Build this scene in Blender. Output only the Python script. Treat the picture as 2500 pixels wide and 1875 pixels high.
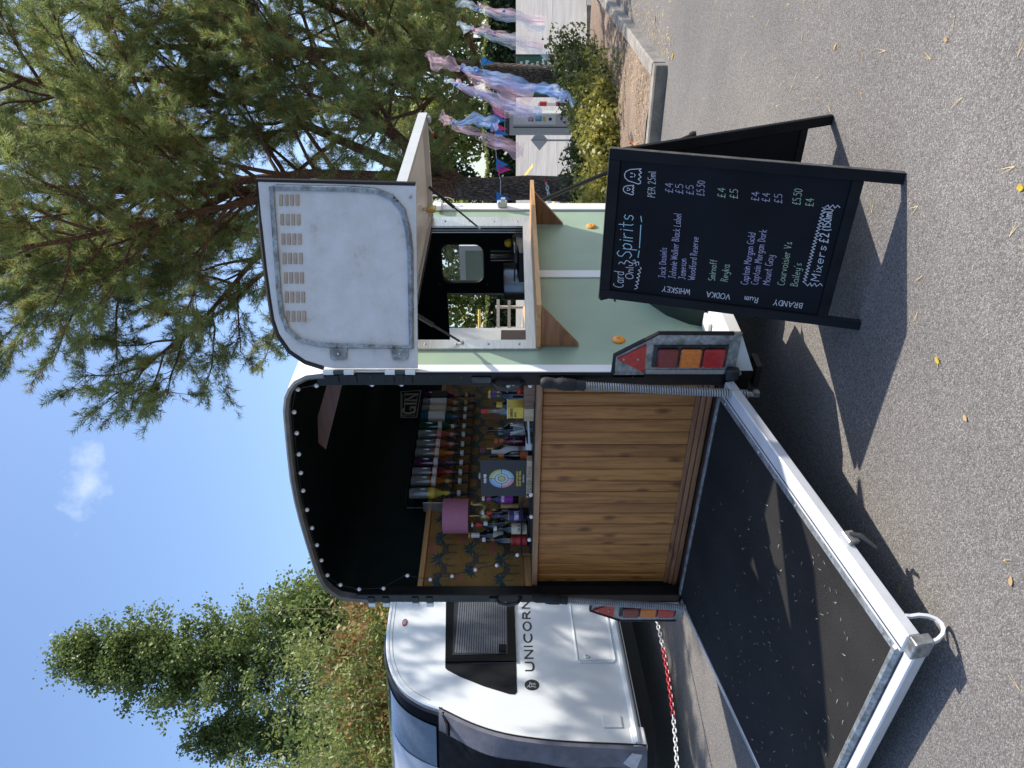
import bpy, math, random
import numpy as np
from mathutils import Vector, Matrix, Euler
random.seed(7); np.random.seed(7)
SC=bpy.context.scene; COL=SC.collection
for o in list(bpy.data.objects): bpy.data.objects.remove(o)
# ---------------------------------------------------------------- camera (the phone was held sideways: world up points to image left)
YAW=.6308; CAM=Vector((3.9577,-3.1135,1.5025))
RT=Vector((math.cos(YAW),math.sin(YAW),0)); FW=Vector((-math.sin(YAW),math.cos(YAW),-.001)).normalized()
cd=bpy.data.cameras.new('camera'); cam=bpy.data.objects.new('camera',cd); COL.objects.link(cam); SC.camera=cam
cd.sensor_fit='HORIZONTAL'; cd.sensor_width=36; cd.lens=36*1878/2500; cd.clip_end=1500; cd.clip_start=.05
up=RT.cross(FW); m=Matrix.Identity(4)
for i in range(3): m[i][0]=-up[i]; m[i][1]=RT[i]; m[i][2]=-FW[i]; m[i][3]=CAM[i]
cam.matrix_world=m
# ---------------------------------------------------------------- sky, sun, exposure
SAZ,SEL=math.radians(53.5),math.radians(53.5)
SUN=Vector((math.cos(SAZ)*math.cos(SEL),math.sin(SAZ)*math.cos(SEL),math.sin(SEL)))
w=bpy.data.worlds.new('World'); SC.world=w; w.use_nodes=True; nt=w.node_tree; N=nt.nodes; L=nt.links
sky=N.new('ShaderNodeTexSky'); sky.sky_type='NISHITA'; sky.sun_disc=False; sky.sun_elevation=SEL; sky.sun_rotation=math.pi/2-SAZ
sky.air_density=1.0; sky.dust_density=1.7; sky.ozone_density=4.5; sky.altitude=50
bg=N['Background']; bg.inputs[1].default_value=.15
# one small thin cloud, fixed to a direction in the sky
tc=N.new('ShaderNodeTexCoord'); CLD=(FW+RT*((1875-1180-937.5)/1878)+Vector((0,0,1))*((1250-208)/1878)).normalized()
mp=N.new('ShaderNodeVectorMath'); mp.operation='SUBTRACT'; mp.inputs[1].default_value=CLD; L.new(tc.outputs['Generated'],mp.inputs[0])
sc_=N.new('ShaderNodeVectorMath'); sc_.operation='MULTIPLY'; sc_.inputs[1].default_value=(14,14,26); L.new(mp.outputs[0],sc_.inputs[0])
ln=N.new('ShaderNodeVectorMath'); ln.operation='LENGTH'; L.new(sc_.outputs[0],ln.inputs[0])
nz=N.new('ShaderNodeTexNoise'); nz.inputs['Scale'].default_value=20; nz.inputs['Detail'].default_value=7; nz.inputs['Roughness'].default_value=.62; L.new(tc.outputs['Generated'],nz.inputs['Vector'])
a=N.new('ShaderNodeMath'); a.operation='MULTIPLY_ADD'; a.inputs[1].default_value=2.4; a.inputs[2].default_value=-.68; L.new(nz.outputs[0],a.inputs[0])
b=N.new('ShaderNodeMath'); b.operation='SUBTRACT'; b.use_clamp=True; L.new(a.outputs[0],b.inputs[0]); L.new(ln.outputs['Value'],b.inputs[1])
c=N.new('ShaderNodeMath'); c.operation='MULTIPLY'; c.inputs[1].default_value=.5; c.use_clamp=True; L.new(b.outputs[0],c.inputs[0])
mx=N.new('ShaderNodeMix'); mx.data_type='RGBA'; L.new(c.outputs[0],mx.inputs[0]); L.new(sky.outputs[0],mx.inputs[6]); mx.inputs[7].default_value=(5.2,5.5,5.9,1)
L.new(mx.outputs[2],bg.inputs[0])
sl=bpy.data.lights.new('sun','SUN'); sl.energy=4.4; sl.angle=math.radians(.55); sl.color=(1,.93,.82)
so=bpy.data.objects.new('sun',sl); COL.objects.link(so); so.rotation_euler=(-SUN).to_track_quat('-Z','Y').to_euler(); so.location=(6,6,12)
SC.view_settings.view_transform='Standard'; SC.view_settings.look='None'; SC.view_settings.exposure=.72; SC.view_settings.gamma=1
SC.cycles.max_bounces=7; SC.cycles.transparent_max_bounces=16; SC.cycles.diffuse_bounces=4
# ---------------------------------------------------------------- helpers
def cs(x,d,z):  # metres right of, and in front of, where the photographer stands
    p=CAM+RT*x+Vector((-math.sin(YAW),math.cos(YAW),0))*d; return Vector((p.x,p.y,z))
MATS={}
def M(name,col,rough=.5,metal=0,var=.12,sc=25,bump=0,bsc=250,spec=.5,coat=0,alpha=1,transl=0,isl=0,rnd=0,stretch=None,emit=0):
    if name in MATS: return MATS[name]
    m=bpy.data.materials.new(name); m.use_nodes=True; t=m.node_tree; n=t.nodes; l=t.links; p=n['Principled BSDF']
    p.inputs['Roughness'].default_value=rough; p.inputs['Metallic'].default_value=metal; p.inputs['Specular IOR Level'].default_value=spec
    if coat: p.inputs['Coat Weight'].default_value=coat; p.inputs['Coat Roughness'].default_value=.08
    tc=n.new('ShaderNodeTexCoord'); src=tc.outputs['Object']
    if stretch:
        mp=n.new('ShaderNodeMapping'); mp.inputs['Scale'].default_value=stretch; l.new(src,mp.inputs[0]); src=mp.outputs[0]
    nz=n.new('ShaderNodeTexNoise'); nz.inputs['Scale'].default_value=sc; nz.inputs['Detail'].default_value=6; l.new(src,nz.inputs['Vector'])
    cr=n.new('ShaderNodeMapRange'); cr.inputs[1].default_value=.3; cr.inputs[2].default_value=.7; l.new(nz.outputs[0],cr.inputs[0])
    fac=cr.outputs[0]
    if isl or rnd:
        g=n.new('ShaderNodeNewGeometry') if isl else n.new('ShaderNodeObjectInfo')
        ma=n.new('ShaderNodeMix'); ma.inputs[0].default_value=isl or rnd; l.new(fac,ma.inputs[2]); l.new(g.outputs['Random Per Island' if isl else 'Random'],ma.inputs[3]); fac=ma.outputs[0]
    mix=n.new('ShaderNodeMix'); mix.data_type='RGBA'; l.new(fac,mix.inputs[0])
    if isinstance(col[0],(tuple,list)): c0,c1=col
    else: c0=[v*(1-var) for v in col]; c1=[min(1,v*(1+var)) for v in col]
    mix.inputs[6].default_value=(*c0,1); mix.inputs[7].default_value=(*c1,1); l.new(mix.outputs[2],p.inputs['Base Color'])
    if bump:
        nb=n.new('ShaderNodeTexNoise'); nb.inputs['Scale'].default_value=bsc; nb.inputs['Detail'].default_value=4; l.new(src,nb.inputs['Vector'])
        bp=n.new('ShaderNodeBump'); bp.inputs['Strength'].default_value=bump; bp.inputs['Distance'].default_value=.004; l.new(nb.outputs[0],bp.inputs['Height']); l.new(bp.outputs[0],p.inputs['Normal'])
    if emit: l.new(mix.outputs[2],p.inputs['Emission Color']); p.inputs['Emission Strength'].default_value=emit
    out=n['Material Output']; sh=p.outputs[0]
    if transl:
        tr=n.new('ShaderNodeBsdfTranslucent'); l.new(mix.outputs[2],tr.inputs[0]); ms=n.new('ShaderNodeMixShader'); ms.inputs[0].default_value=transl
        l.new(sh,ms.inputs[1]); l.new(tr.outputs[0],ms.inputs[2]); sh=ms.outputs[0]
    if alpha<1:
        tp=n.new('ShaderNodeBsdfTransparent'); ms=n.new('ShaderNodeMixShader'); ms.inputs[0].default_value=alpha
        l.new(tp.outputs[0],ms.inputs[1]); l.new(sh,ms.inputs[2]); sh=ms.outputs[0]
    l.new(sh,out.inputs[0]); MATS[name]=m; return m
class MB:
    def __init__(s): s.v=[]; s.f=[]; s.smooth=False
    def add(s,vs,fs):
        o=len(s.v); s.v+=[tuple(p) for p in vs]; s.f+=[tuple(i+o for i in f) for f in fs]; return s
    def box(s,a,b,mat=None,bev=0):
        x0,y0,z0=a; x1,y1,z1=b
        if bev:
            return s.bbox(a,b,bev,mat)
        vs=[(x,y,z) for x in (x0,x1) for y in (y0,y1) for z in (z0,z1)]
        if mat: vs=[mat@Vector(v) for v in vs]
        return s.add(vs,[(0,1,3,2),(4,6,7,5),(0,4,5,1),(2,3,7,6),(0,2,6,4),(1,5,7,3)])
    def bbox(s,a,b,e,mat=None):  # chamfered box
        x=(a[0],b[0]);y=(a[1],b[1]);z=(a[2],b[2]); vs=[];ix={}
        for i in (0,1):
            for j in (0,1):
                for k in (0,1):
                    sx=e*(1-2*i);sy=e*(1-2*j);sz=e*(1-2*k)
                    for t,d in enumerate(((0,sy,sz),(sx,0,sz),(sx,sy,0))):
                        ix[i,j,k,t]=len(vs); vs.append((x[i]+d[0],y[j]+d[1],z[k]+d[2]))
        fs=[]
        for i in (0,1): fs.append([ix[i,j,k,0] for j,k in ((0,0),(1,0),(1,1),(0,1))]); fs.append([ix[j,i,k,1] for j,k in ((0,0),(1,0),(1,1),(0,1))]); fs.append([ix[j,k,i,2] for j,k in ((0,0),(1,0),(1,1),(0,1))])
        for i in (0,1):
            for j in (0,1):
                fs.append((ix[i,j,0,0],ix[i,j,1,0],ix[i,j,1,1],ix[i,j,0,1])); fs.append((ix[i,0,j,0],ix[i,1,j,0],ix[i,1,j,2],ix[i,0,j,2])); fs.append((ix[0,i,j,1],ix[1,i,j,1],ix[1,i,j,2],ix[0,i,j,2]))
                for k in (0,1): fs.append((ix[i,j,k,0],ix[i,j,k,1],ix[i,j,k,2]))
        if mat: vs=[mat@Vector(v) for v in vs]
        return s.add(vs,fs)
    def prism(s,poly,d):  # poly: 3D points, d: extrusion vector
        n=len(poly); P=[Vector(p) for p in poly]; d=Vector(d)
        return s.add(P+[p+d for p in P],[tuple(range(n))[::-1],tuple(range(n,2*n))]+[(i,(i+1)%n,n+(i+1)%n,n+i) for i in range(n)])
    def tube(s,path,r,seg=8,cap=True,closed=False):
        P=[Vector(p) for p in path]; n=len(P); rr=r if hasattr(r,'__len__') else [r]*n; o=len(s.v); prev=None
        for i,p in enumerate(P):
            if closed: t=(P[(i+1)%n]-P[i-1])
            else: t=P[min(i+1,n-1)]-P[max(i-1,0)]
            if t.length<1e-9: t=Vector((0,0,1))
            t.normalize()
            if prev is None: a=t.orthogonal().normalized()
            else:
                a=prev-t*prev.dot(t); a=a.normalized() if a.length>1e-6 else t.orthogonal().normalized()
            prev=a; b=t.cross(a)
            for k in range(seg): an=2*math.pi*k/seg; s.v.append(tuple(p+(a*math.cos(an)+b*math.sin(an))*rr[i]))
        for i in range(n if closed else n-1):
            for k in range(seg): j=(i+1)%n; s.f.append((o+i*seg+k,o+i*seg+(k+1)%seg,o+j*seg+(k+1)%seg,o+j*seg+k))
        if cap and not closed: s.f.append(tuple(o+k for k in range(seg))[::-1]); s.f.append(tuple(o+(n-1)*seg+k for k in range(seg)))
        return s
    def lathe(s,prof,c=(0,0,0),seg=16,axis=None):  # prof [(r,z)]
        o=len(s.v); c=Vector(c); R=Matrix.Identity(3) if axis is None else Vector((0,0,1)).rotation_difference(Vector(axis)).to_matrix()
        for r,z in prof:
            for k in range(seg): an=2*math.pi*k/seg; s.v.append(tuple(c+R@Vector((r*math.cos(an),r*math.sin(an),z))))
        for i in range(len(prof)-1):
            for k in range(seg): s.f.append((o+i*seg+k,o+i*seg+(k+1)%seg,o+(i+1)*seg+(k+1)%seg,o+(i+1)*seg+k))
        s.f.append(tuple(o+k for k in range(seg))[::-1]); s.f.append(tuple(o+(len(prof)-1)*seg+k for k in range(seg))); return s
    def ball(s,c,r,seg=10,ring=6,sq=(1,1,1)):
        prof=[(max(1e-4,math.sin(math.pi*i/ring)),-math.cos(math.pi*i/ring)) for i in range(ring+1)]; o=len(s.v); s.lathe(prof,seg=seg)
        for i in range(o,len(s.v)): v=s.v[i]; s.v[i]=(c[0]+v[0]*r*sq[0],c[1]+v[1]*r*sq[1],c[2]+v[2]*r*sq[2])
        return s
    def sheet(s,rows):  # grid of points
        o=len(s.v); n=len(rows[0])
        for r in rows: s.v+=[tuple(p) for p in r]
        for i in range(len(rows)-1):
            for j in range(n-1): s.f.append((o+i*n+j,o+i*n+j+1,o+(i+1)*n+j+1,o+(i+1)*n+j))
        return s
    def xf(s,f): s.v=[tuple(f(Vector(v))) for v in s.v]; return s
WM={}
def mesh(name,mb,smooth=False):
    me=bpy.data.meshes.new(name); me.from_pydata(mb.v,[],mb.f); me.validate()
    if smooth:
        for p in me.polygons: p.use_smooth=True
        try: me.set_sharp_from_angle(angle=math.radians(40))
        except Exception: pass
    return me
def tag(o,label=None,cat=None,group=None,kind=None):
    for k,v in (('label',label),('category',cat),('group',group),('kind',kind)):
        if v: o[k]=v
    return o
def mk(name,mb,mat,parent=None,smooth=False,**k):  # geometry given in world space
    me=mb if isinstance(mb,bpy.types.Mesh) else mesh(name,mb,smooth)
    if mat and not me.materials: me.materials.append(mat)
    o=bpy.data.objects.new(name,me); COL.objects.link(o)
    if parent:
        o.parent=parent; o.matrix_parent_inverse=WM.get(parent.name,Matrix.Identity(4)).inverted()
    return tag(o,**k)
def thing(name,label,cat,loc=(0,0,0),rz=0,group=None):
    o=bpy.data.objects.new(name,None); COL.objects.link(o); o.empty_display_size=.1
    o.location=loc; o.rotation_euler=(0,0,rz); WM[o.name]=Matrix.Translation(Vector(loc))@Matrix.Rotation(rz,4,'Z')
    return tag(o,label,cat,group)
def copyt(root,loc,rz=0,label=None,scale=None):
    def rec(o,par):
        c=o.copy(); COL.objects.link(c)
        if par is not None: c.parent=par
        for ch in [q for q in bpy.data.objects if q.parent==o]: rec(ch,c)
        return c
    r=rec(root,None); r.location=loc; r.rotation_euler=(0,0,rz)
    if scale: r.scale=(scale,)*3
    if label: r['label']=label
    return r
def bigmesh(name,V,k,mat,parent=None,**kw):  # V: (n*k,3) array of n separate k-gons
    n=len(V)//k; me=bpy.data.meshes.new(name); me.vertices.add(len(V)); me.vertices.foreach_set('co',np.asarray(V,np.float32).ravel())
    me.loops.add(len(V)); me.loops.foreach_set('vertex_index',np.arange(len(V),dtype=np.int32)); me.polygons.add(n)
    me.polygons.foreach_set('loop_start',np.arange(0,len(V),k,dtype=np.int32)); me.polygons.foreach_set('loop_total',np.full(n,k,np.int32)); me.update(calc_edges=True)
    return mk(name,me,mat,parent,**kw)
def rint(a,b): return a+(b-a)*random.random()
# common materials
WHITE=M('white_paint',(.74,.75,.74),.35,var=.04,sc=6,spec=.4); ALU=M('brushed_aluminium',(.50,.51,.52),.38,.85,.1,8,stretch=(1,1,12))
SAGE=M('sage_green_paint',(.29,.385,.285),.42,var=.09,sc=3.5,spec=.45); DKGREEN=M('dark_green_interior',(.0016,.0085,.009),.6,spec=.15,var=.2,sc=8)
BLACK=M('black_gloss_paint',(.008,.008,.009),.32,spec=.25,var=.3,sc=12,bump=.05,bsc=60); RUB=M('black_rubber',(.013,.013,.014),.7,var=.3,sc=40,bump=.2)
PLAST=M('black_plastic',(.017,.018,.021),.42,var=.2); GALVC=None
# ---------------------------------------------------------------- special surface materials
def base(name):
    m=bpy.data.materials.new(name); m.use_nodes=True; MATS[name]=m; t=m.node_tree; return m,t.nodes,t.links,t.nodes['Principled BSDF']
def nd(n,typ,**k):
    o=n.new(typ)
    for a,b in k.items():
        if hasattr(o,a): setattr(o,a,b)
        else: o.inputs[a.replace('_',' ')].default_value=b
    return o
def ramp(n,l,src,stops):
    r=n.new('ShaderNodeValToRGB'); e=r.color_ramp.elements
    while len(e)<len(stops): e.new(.5)
    for q,(p,c) in zip(e,stops): q.position=p; q.color=(*c,1) if len(c)==3 else c
    l.new(src,r.inputs[0]); return r
def mixc(n,l,fac,a,b,mode='MIX'):
    x=n.new('ShaderNodeMix'); x.data_type='RGBA'; x.blend_type=mode
    for i,v in ((0,fac),(6,a),(7,b)):
        if hasattr(v,'node'): l.new(v,x.inputs[i])
        else: x.inputs[i].default_value=v if i==0 else (*v,1)
    return x.outputs[2]
# asphalt: bound chippings of several greys, worn paler in broad patches
ASPH,n,l,p=base('asphalt')
tc=n.new('ShaderNodeTexCoord'); v1=nd(n,'ShaderNodeTexVoronoi',Scale=185.); v2=nd(n,'ShaderNodeTexVoronoi',Scale=210.); l.new(tc.outputs['Object'],v1.inputs[0]); l.new(tc.outputs['Object'],v2.inputs[0])
bn=nd(n,'ShaderNodeTexNoise',Scale=.9,Detail=5.); l.new(tc.outputs['Object'],bn.inputs[0]); fn=nd(n,'ShaderNodeTexNoise',Scale=420.,Detail=2.); l.new(tc.outputs['Object'],fn.inputs[0])
hs=n.new('ShaderNodeSeparateColor'); l.new(v1.outputs['Color'],hs.inputs[0])
chip=ramp(n,l,hs.outputs[0],[(0,(.13,.123,.119)),(.45,(.19,.179,.173)),(.8,(.24,.227,.219)),(1,(.33,.314,.30))])
dist=ramp(n,l,v1.outputs['Distance'],[(0,(1.05,1.05,1.05)),(.5,(.92,.92,.92)),(.85,(.62,.62,.62))])
c1=mixc(n,l,1.,chip.outputs[0],dist.outputs[0],'MULTIPLY')
pat=ramp(n,l,bn.outputs[0],[(.3,(.82,.82,.83)),(.7,(1.12,1.1,1.06))]); c2=mixc(n,l,1.,c1,pat.outputs[0],'MULTIPLY'); l.new(c2,p.inputs['Base Color'])
p.inputs['Roughness'].default_value=.85; p.inputs['Specular IOR Level'].default_value=.3
inv=n.new('ShaderNodeMath'); inv.operation='MULTIPLY_ADD'; inv.inputs[1].default_value=-1; l.new(v1.outputs['Distance'],inv.inputs[0]); l.new(fn.outputs[0],inv.inputs[2])
bp=nd(n,'ShaderNodeBump',Strength=.7,Distance=.006); l.new(inv.outputs[0],bp.inputs['Height']); l.new(bp.outputs[0],p.inputs['Normal'])
# planed, stained softwood: grain along one axis, knots
def wood(name,c0,c1,c2,ax='z',knots=.6,rough=.45,sc=1.0):
    m,n,l,p=base(name); tc=n.new('ShaderNodeTexCoord'); oi=n.new('ShaderNodeObjectInfo')
    cmb=n.new('ShaderNodeCombineXYZ'); 
    for i in range(3): 
        q=n.new('ShaderNodeMath'); q.operation='MULTIPLY'; q.inputs[1].default_value=(3.1,5.7,9.3)[i]; l.new(oi.outputs['Random'],q.inputs[0]); l.new(q.outputs[0],cmb.inputs[i])
    ad=n.new('ShaderNodeVectorMath'); ad.operation='ADD'; l.new(tc.outputs['Object'],ad.inputs[0]); l.new(cmb.outputs[0],ad.inputs[1])
    mp=n.new('ShaderNodeMapping'); mp.inputs['Scale'].default_value={'z':(22*sc,22*sc,1.6*sc),'x':(1.6*sc,22*sc,22*sc),'y':(22*sc,1.6*sc,22*sc)}[ax]; l.new(ad.outputs[0],mp.inputs[0])
    nz=nd(n,'ShaderNodeTexNoise',Scale=1.3,Detail=6.,Distortion=.7); l.new(mp.outputs[0],nz.inputs[0])
    nf=nd(n,'ShaderNodeTexNoise',Scale=7.,Detail=4.); l.new(mp.outputs[0],nf.inputs[0])
    f=n.new('ShaderNodeMath'); f.operation='MULTIPLY_ADD'; f.inputs[1].default_value=.35; l.new(nf.outputs[0],f.inputs[0]); l.new(nz.outputs[0],f.inputs[2])
    r=ramp(n,l,f.outputs[0],[(.48,c0),(.66,c1),(.84,c2)])
    mk_=n.new('ShaderNodeMapping'); mk_.inputs['Scale'].default_value={'z':(9,9,4.2),'x':(4.2,9,9),'y':(9,4.2,9)}[ax]; l.new(ad.outputs[0],mk_.inputs[0])
    vo=nd(n,'ShaderNodeTexVoronoi',Scale=1.,Randomness=1.); l.new(mk_.outputs[0],vo.inputs[0])
    kr=ramp(n,l,vo.outputs['Distance'],[(.06,(.22,.15,.11)),(.13,(.5,.4,.33)),(.24,(1,1,1))]); c=mixc(n,l,knots,r.outputs[0],kr.outputs[0],'MULTIPLY')
    rv=ramp(n,l,oi.outputs['Random'],[(0,(.82,.8,.78)),(1,(1.12,1.12,1.1))]); c=mixc(n,l,1.,c,rv.outputs[0],'MULTIPLY')
    l.new(c,p.inputs['Base Color']); p.inputs['Roughness'].default_value=rough
    bp=nd(n,'ShaderNodeBump',Strength=.15,Distance=.002); l.new(nf.outputs[0],bp.inputs['Height']); l.new(bp.outputs[0],p.inputs['Normal']); return m
PINE=wood('stained_pine_board',(.20,.07,.015),(.34,.138,.031),(.45,.195,.050),knots=.85); PINEX=wood('stained_pine_moulding',(.16,.062,.03),(.25,.11,.05),(.31,.15,.07),'x')
OAK=wood('varnished_shelf_wood',(.36,.17,.06),(.52,.28,.11),(.62,.36,.16),'y',.3); OAKX=wood('counter_wood',(.17,.085,.04),(.26,.14,.07),(.33,.19,.10),'x',.3)
WALN=wood('walnut_panel',(.11,.055,.035),(.19,.10,.065),(.26,.15,.10),'z',.2); PALEW=wood('pale_beech',(.42,.30,.19),(.52,.38,.25),(.58,.43,.29),'z',.15)
RAILW=wood('weathered_rail_wood',(.40,.33,.25),(.52,.45,.36),(.6,.53,.44),'x',.3); REDW=wood('red_brown_batten',(.05,.014,.008),(.085,.026,.014),(.11,.038,.02),'x',.3)
GALV,n,l,p=base('galvanised_steel'); tc=n.new('ShaderNodeTexCoord'); vo=nd(n,'ShaderNodeTexVoronoi',Scale=75.); l.new(tc.outputs['Object'],vo.inputs[0]); hs=n.new('ShaderNodeSeparateColor'); l.new(vo.outputs['Color'],hs.inputs[0])
nz=nd(n,'ShaderNodeTexNoise',Scale=14.,Detail=6.); l.new(tc.outputs['Object'],nz.inputs[0]); r=ramp(n,l,hs.outputs[0],[(0,(.23,.25,.26)),(1,(.40,.42,.43))]); r2=ramp(n,l,nz.outputs[0],[(.32,(.55,.52,.48)),(.55,(1,1,1))])
l.new(mixc(n,l,1.,r.outputs[0],r2.outputs[0],'MULTIPLY'),p.inputs['Base Color']); p.inputs['Metallic'].default_value=.55; p.inputs['Roughness'].default_value=.5
# ramp mat: ribbed black rubber with grit
MATR,n,l,p=base('ramp_rubber_mat'); tc=n.new('ShaderNodeTexCoord'); nz=nd(n,'ShaderNodeTexNoise',Scale=2.2,Detail=7.); l.new(tc.outputs['Object'],nz.inputs[0]); r=ramp(n,l,nz.outputs[0],[(.3,(.014,.014,.0145)),(.75,(.032,.031,.030))])
mp=n.new('ShaderNodeMapping'); mp.inputs['Scale'].default_value=(90,30,30); mp.inputs['Rotation'].default_value=(0,0,.6); l.new(tc.outputs['Object'],mp.inputs[0]); vo=nd(n,'ShaderNodeTexVoronoi',Scale=1.); l.new(mp.outputs[0],vo.inputs[0])
g2=nd(n,'ShaderNodeTexNoise',Scale=5.); l.new(tc.outputs['Object'],g2.inputs[0]); k=ramp(n,l,vo.outputs['Distance'],[(.06,(1,1,1)),(.10,(0,0,0))]); k2=ramp(n,l,g2.outputs[0],[(.55,(0,0,0)),(.72,(.55,.55,.55))]); kk=mixc(n,l,1.,k.outputs[0],k2.outputs[0],'MULTIPLY')
sp=n.new('ShaderNodeSeparateColor'); l.new(kk,sp.inputs[0]); l.new(mixc(n,l,sp.outputs[0],r.outputs[0],(.35,.32,.26)),p.inputs['Base Color']); p.inputs['Roughness'].default_value=.85; p.inputs['Specular IOR Level'].default_value=.12
wv=nd(n,'ShaderNodeTexVoronoi',Scale=150.); l.new(tc.outputs['Object'],wv.inputs[0]); bp=nd(n,'ShaderNodeBump',Strength=.5,Distance=.003); l.new(wv.outputs['Distance'],bp.inputs['Height']); l.new(bp.outputs[0],p.inputs['Normal'])
# textured white panel (inside of the top door), grubby towards rust spots of its own shape
DOORW,n,l,p=base('textured_white_panel'); tc=n.new('ShaderNodeTexCoord'); nz=nd(n,'ShaderNodeTexNoise',Scale=7.,Detail=9.,Roughness=.7); l.new(tc.outputs['Object'],nz.inputs[0]); r=ramp(n,l,nz.outputs[0],[(.27,(.40,.38,.35)),(.40,(.58,.575,.57)),(.62,(.65,.66,.67))]); l.new(r.outputs[0],p.inputs['Base Color'])
vo=nd(n,'ShaderNodeTexNoise',Scale=130.,Detail=2.); l.new(tc.outputs['Object'],vo.inputs[0]); bp=nd(n,'ShaderNodeBump',Strength=.5,Distance=.003); l.new(vo.outputs[0],bp.inputs['Height']); l.new(bp.outputs[0],p.inputs['Normal']); p.inputs['Roughness'].default_value=.5
# wallpaper ground with foliage and animals reads as blotches of teal, grey and pink on ochre
WALLP=M('ochre_wallpaper',((.22,.12,.028),(.32,.175,.045)),.7,sc=9)
# bark
def bark(name,c0,c1,sc=1):
    m,n,l,p=base(name); tc=n.new('ShaderNodeTexCoord'); mp=n.new('ShaderNodeMapping'); mp.inputs['Scale'].default_value=(16*sc,16*sc,5*sc); l.new(tc.outputs['Object'],mp.inputs[0]); vo=nd(n,'ShaderNodeTexVoronoi',Scale=1.2,feature='DISTANCE_TO_EDGE'); nz=nd(n,'ShaderNodeTexNoise',Scale=1.8,Detail=6.)
    l.new(mp.outputs[0],nz.inputs[0]); ad=n.new('ShaderNodeMix'); ad.data_type='VECTOR'; ad.inputs[0].default_value=.3; l.new(mp.outputs[0],ad.inputs[4]); l.new(nz.outputs['Color'],ad.inputs[5]); l.new(ad.outputs[1],vo.inputs[0])
    r=ramp(n,l,vo.outputs['Distance'],[(.02,[v*.3 for v in c0]),(.14,c0),(.5,c1)]); rr=ramp(n,l,nz.outputs[0],[(.3,(.6,.6,.6)),(.7,(1.2,1.15,1.1))]); l.new(mixc(n,l,1.,r.outputs[0],rr.outputs[0],'MULTIPLY'),p.inputs['Base Color']); p.inputs['Roughness'].default_value=.9
    bp=nd(n,'ShaderNodeBump',Strength=.9,Distance=.03); l.new(vo.outputs['Distance'],bp.inputs['Height']); l.new(bp.outputs[0],p.inputs['Normal']); return m
BARK=bark('pine_bark',(.13,.095,.075),(.25,.195,.16),2.3); BARK2=bark('upper_pine_bark',(.17,.09,.05),(.29,.155,.09),3); BARKG=bark('grey_bark',(.12,.11,.08),(.22,.20,.15),2)
CONC,n,l,p=base('kerb_concrete'); tc=n.new('ShaderNodeTexCoord'); a=nd(n,'ShaderNodeTexNoise',Scale=160.,Detail=3.); b=nd(n,'ShaderNodeTexNoise',Scale=6.,Detail=6.); l.new(tc.outputs['Object'],a.inputs[0]); l.new(tc.outputs['Object'],b.inputs[0])
r=ramp(n,l,a.outputs[0],[(.3,(.17,.155,.14)),(.7,(.40,.37,.33))]); r2=ramp(n,l,b.outputs[0],[(.3,(.6,.58,.55)),(.65,(1,1,1))]); l.new(mixc(n,l,1.,r.outputs[0],r2.outputs[0],'MULTIPLY'),p.inputs['Base Color']); p.inputs['Roughness'].default_value=.9
SOIL,n,l,p=base('needle_covered_soil'); tc=n.new('ShaderNodeTexCoord'); a=nd(n,'ShaderNodeTexNoise',Scale=55.,Detail=6.); b=nd(n,'ShaderNodeTexNoise',Scale=2.2,Detail=6.); l.new(tc.outputs['Object'],a.inputs[0]); l.new(tc.outputs['Object'],b.inputs[0])
r=ramp(n,l,a.outputs[0],[(.3,(.13,.092,.068)),(.55,(.26,.195,.15)),(.75,(.40,.32,.25))]); r2=ramp(n,l,b.outputs[0],[(.3,(.7,.66,.62)),(.7,(1.1,1.05,1))]); l.new(mixc(n,l,1.,r.outputs[0],r2.outputs[0],'MULTIPLY'),p.inputs['Base Color']); p.inputs['Roughness'].default_value=.95; bp=nd(n,'ShaderNodeBump',Strength=.8,Distance=.02); l.new(a.outputs[0],bp.inputs['Height']); l.new(bp.outputs[0],p.inputs['Normal'])
# ---------------------------------------------------------------- ground: flat round the stand, rising gently beyond the planting bed
def gz(x,y):
    d=(Vector((x,y,0))-Vector((CAM.x,CAM.y,0))).dot(Vector((-math.sin(YAW),math.cos(YAW),0)))
    t=max(0,d-11.5); return .052*t if t<24 else 1.25+.012*(t-24)
ys=[-60,-25,-12,-6]+[i*1.0 for i in range(-3,50)]+[55,65,80,110,160,240]; xs=[-220,-140,-90,-60]+[i*1.5 for i in range(-32,20)]+[40,60,90,140,220]
rows=[[(x,y,gz(x,y)) for x in xs] for y in ys]
mk('ground',MB().sheet(rows),ASPH,smooth=True,kind='structure')
# ---------------------------------------------------------------- the converted horse trailer
W=1.75; LEN=2.9
T=thing('horse_trailer','sage green horse trailer converted into a bar, rear ramp down and side hatch open','trailer',(W/2,1.4,0))
REDL=M('red_lamp_lens',(.42,.012,.016),.16,var=.25,sc=60,bump=.2,bsc=300,coat=.6); DRED=M('dark_red_lamp_lens',(.16,.01,.016),.2,var=.25,sc=60,coat=.6); AMB=M('amber_lamp_lens',(.62,.16,.015),.18,var=.2,sc=60,coat=.6); AMBER=M('amber_marker',(.85,.30,.012),.3,var=.08)
STEELD=M('dark_steel',(.05,.055,.06),.45,.6,.3,20); SPRG=M('grey_spring_coating',(.36,.36,.34),.45,.35,.15,20); BOLT=M('bolt_head',(.45,.46,.46),.35,.8,.1)
roof=[(-.011,2.40),(.0,2.50),(.023,2.584),(.081,2.638),(.151,2.675),(.234,2.692),(.33,2.700),(.53,2.712),(.70,2.720),(.875,2.723),(1.05,2.718),(1.2,2.705),(1.405,2.685),(1.523,2.672),(1.609,2.650),(1.664,2.622),(1.71,2.585),(1.745,2.52),(1.757,2.43)]
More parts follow.
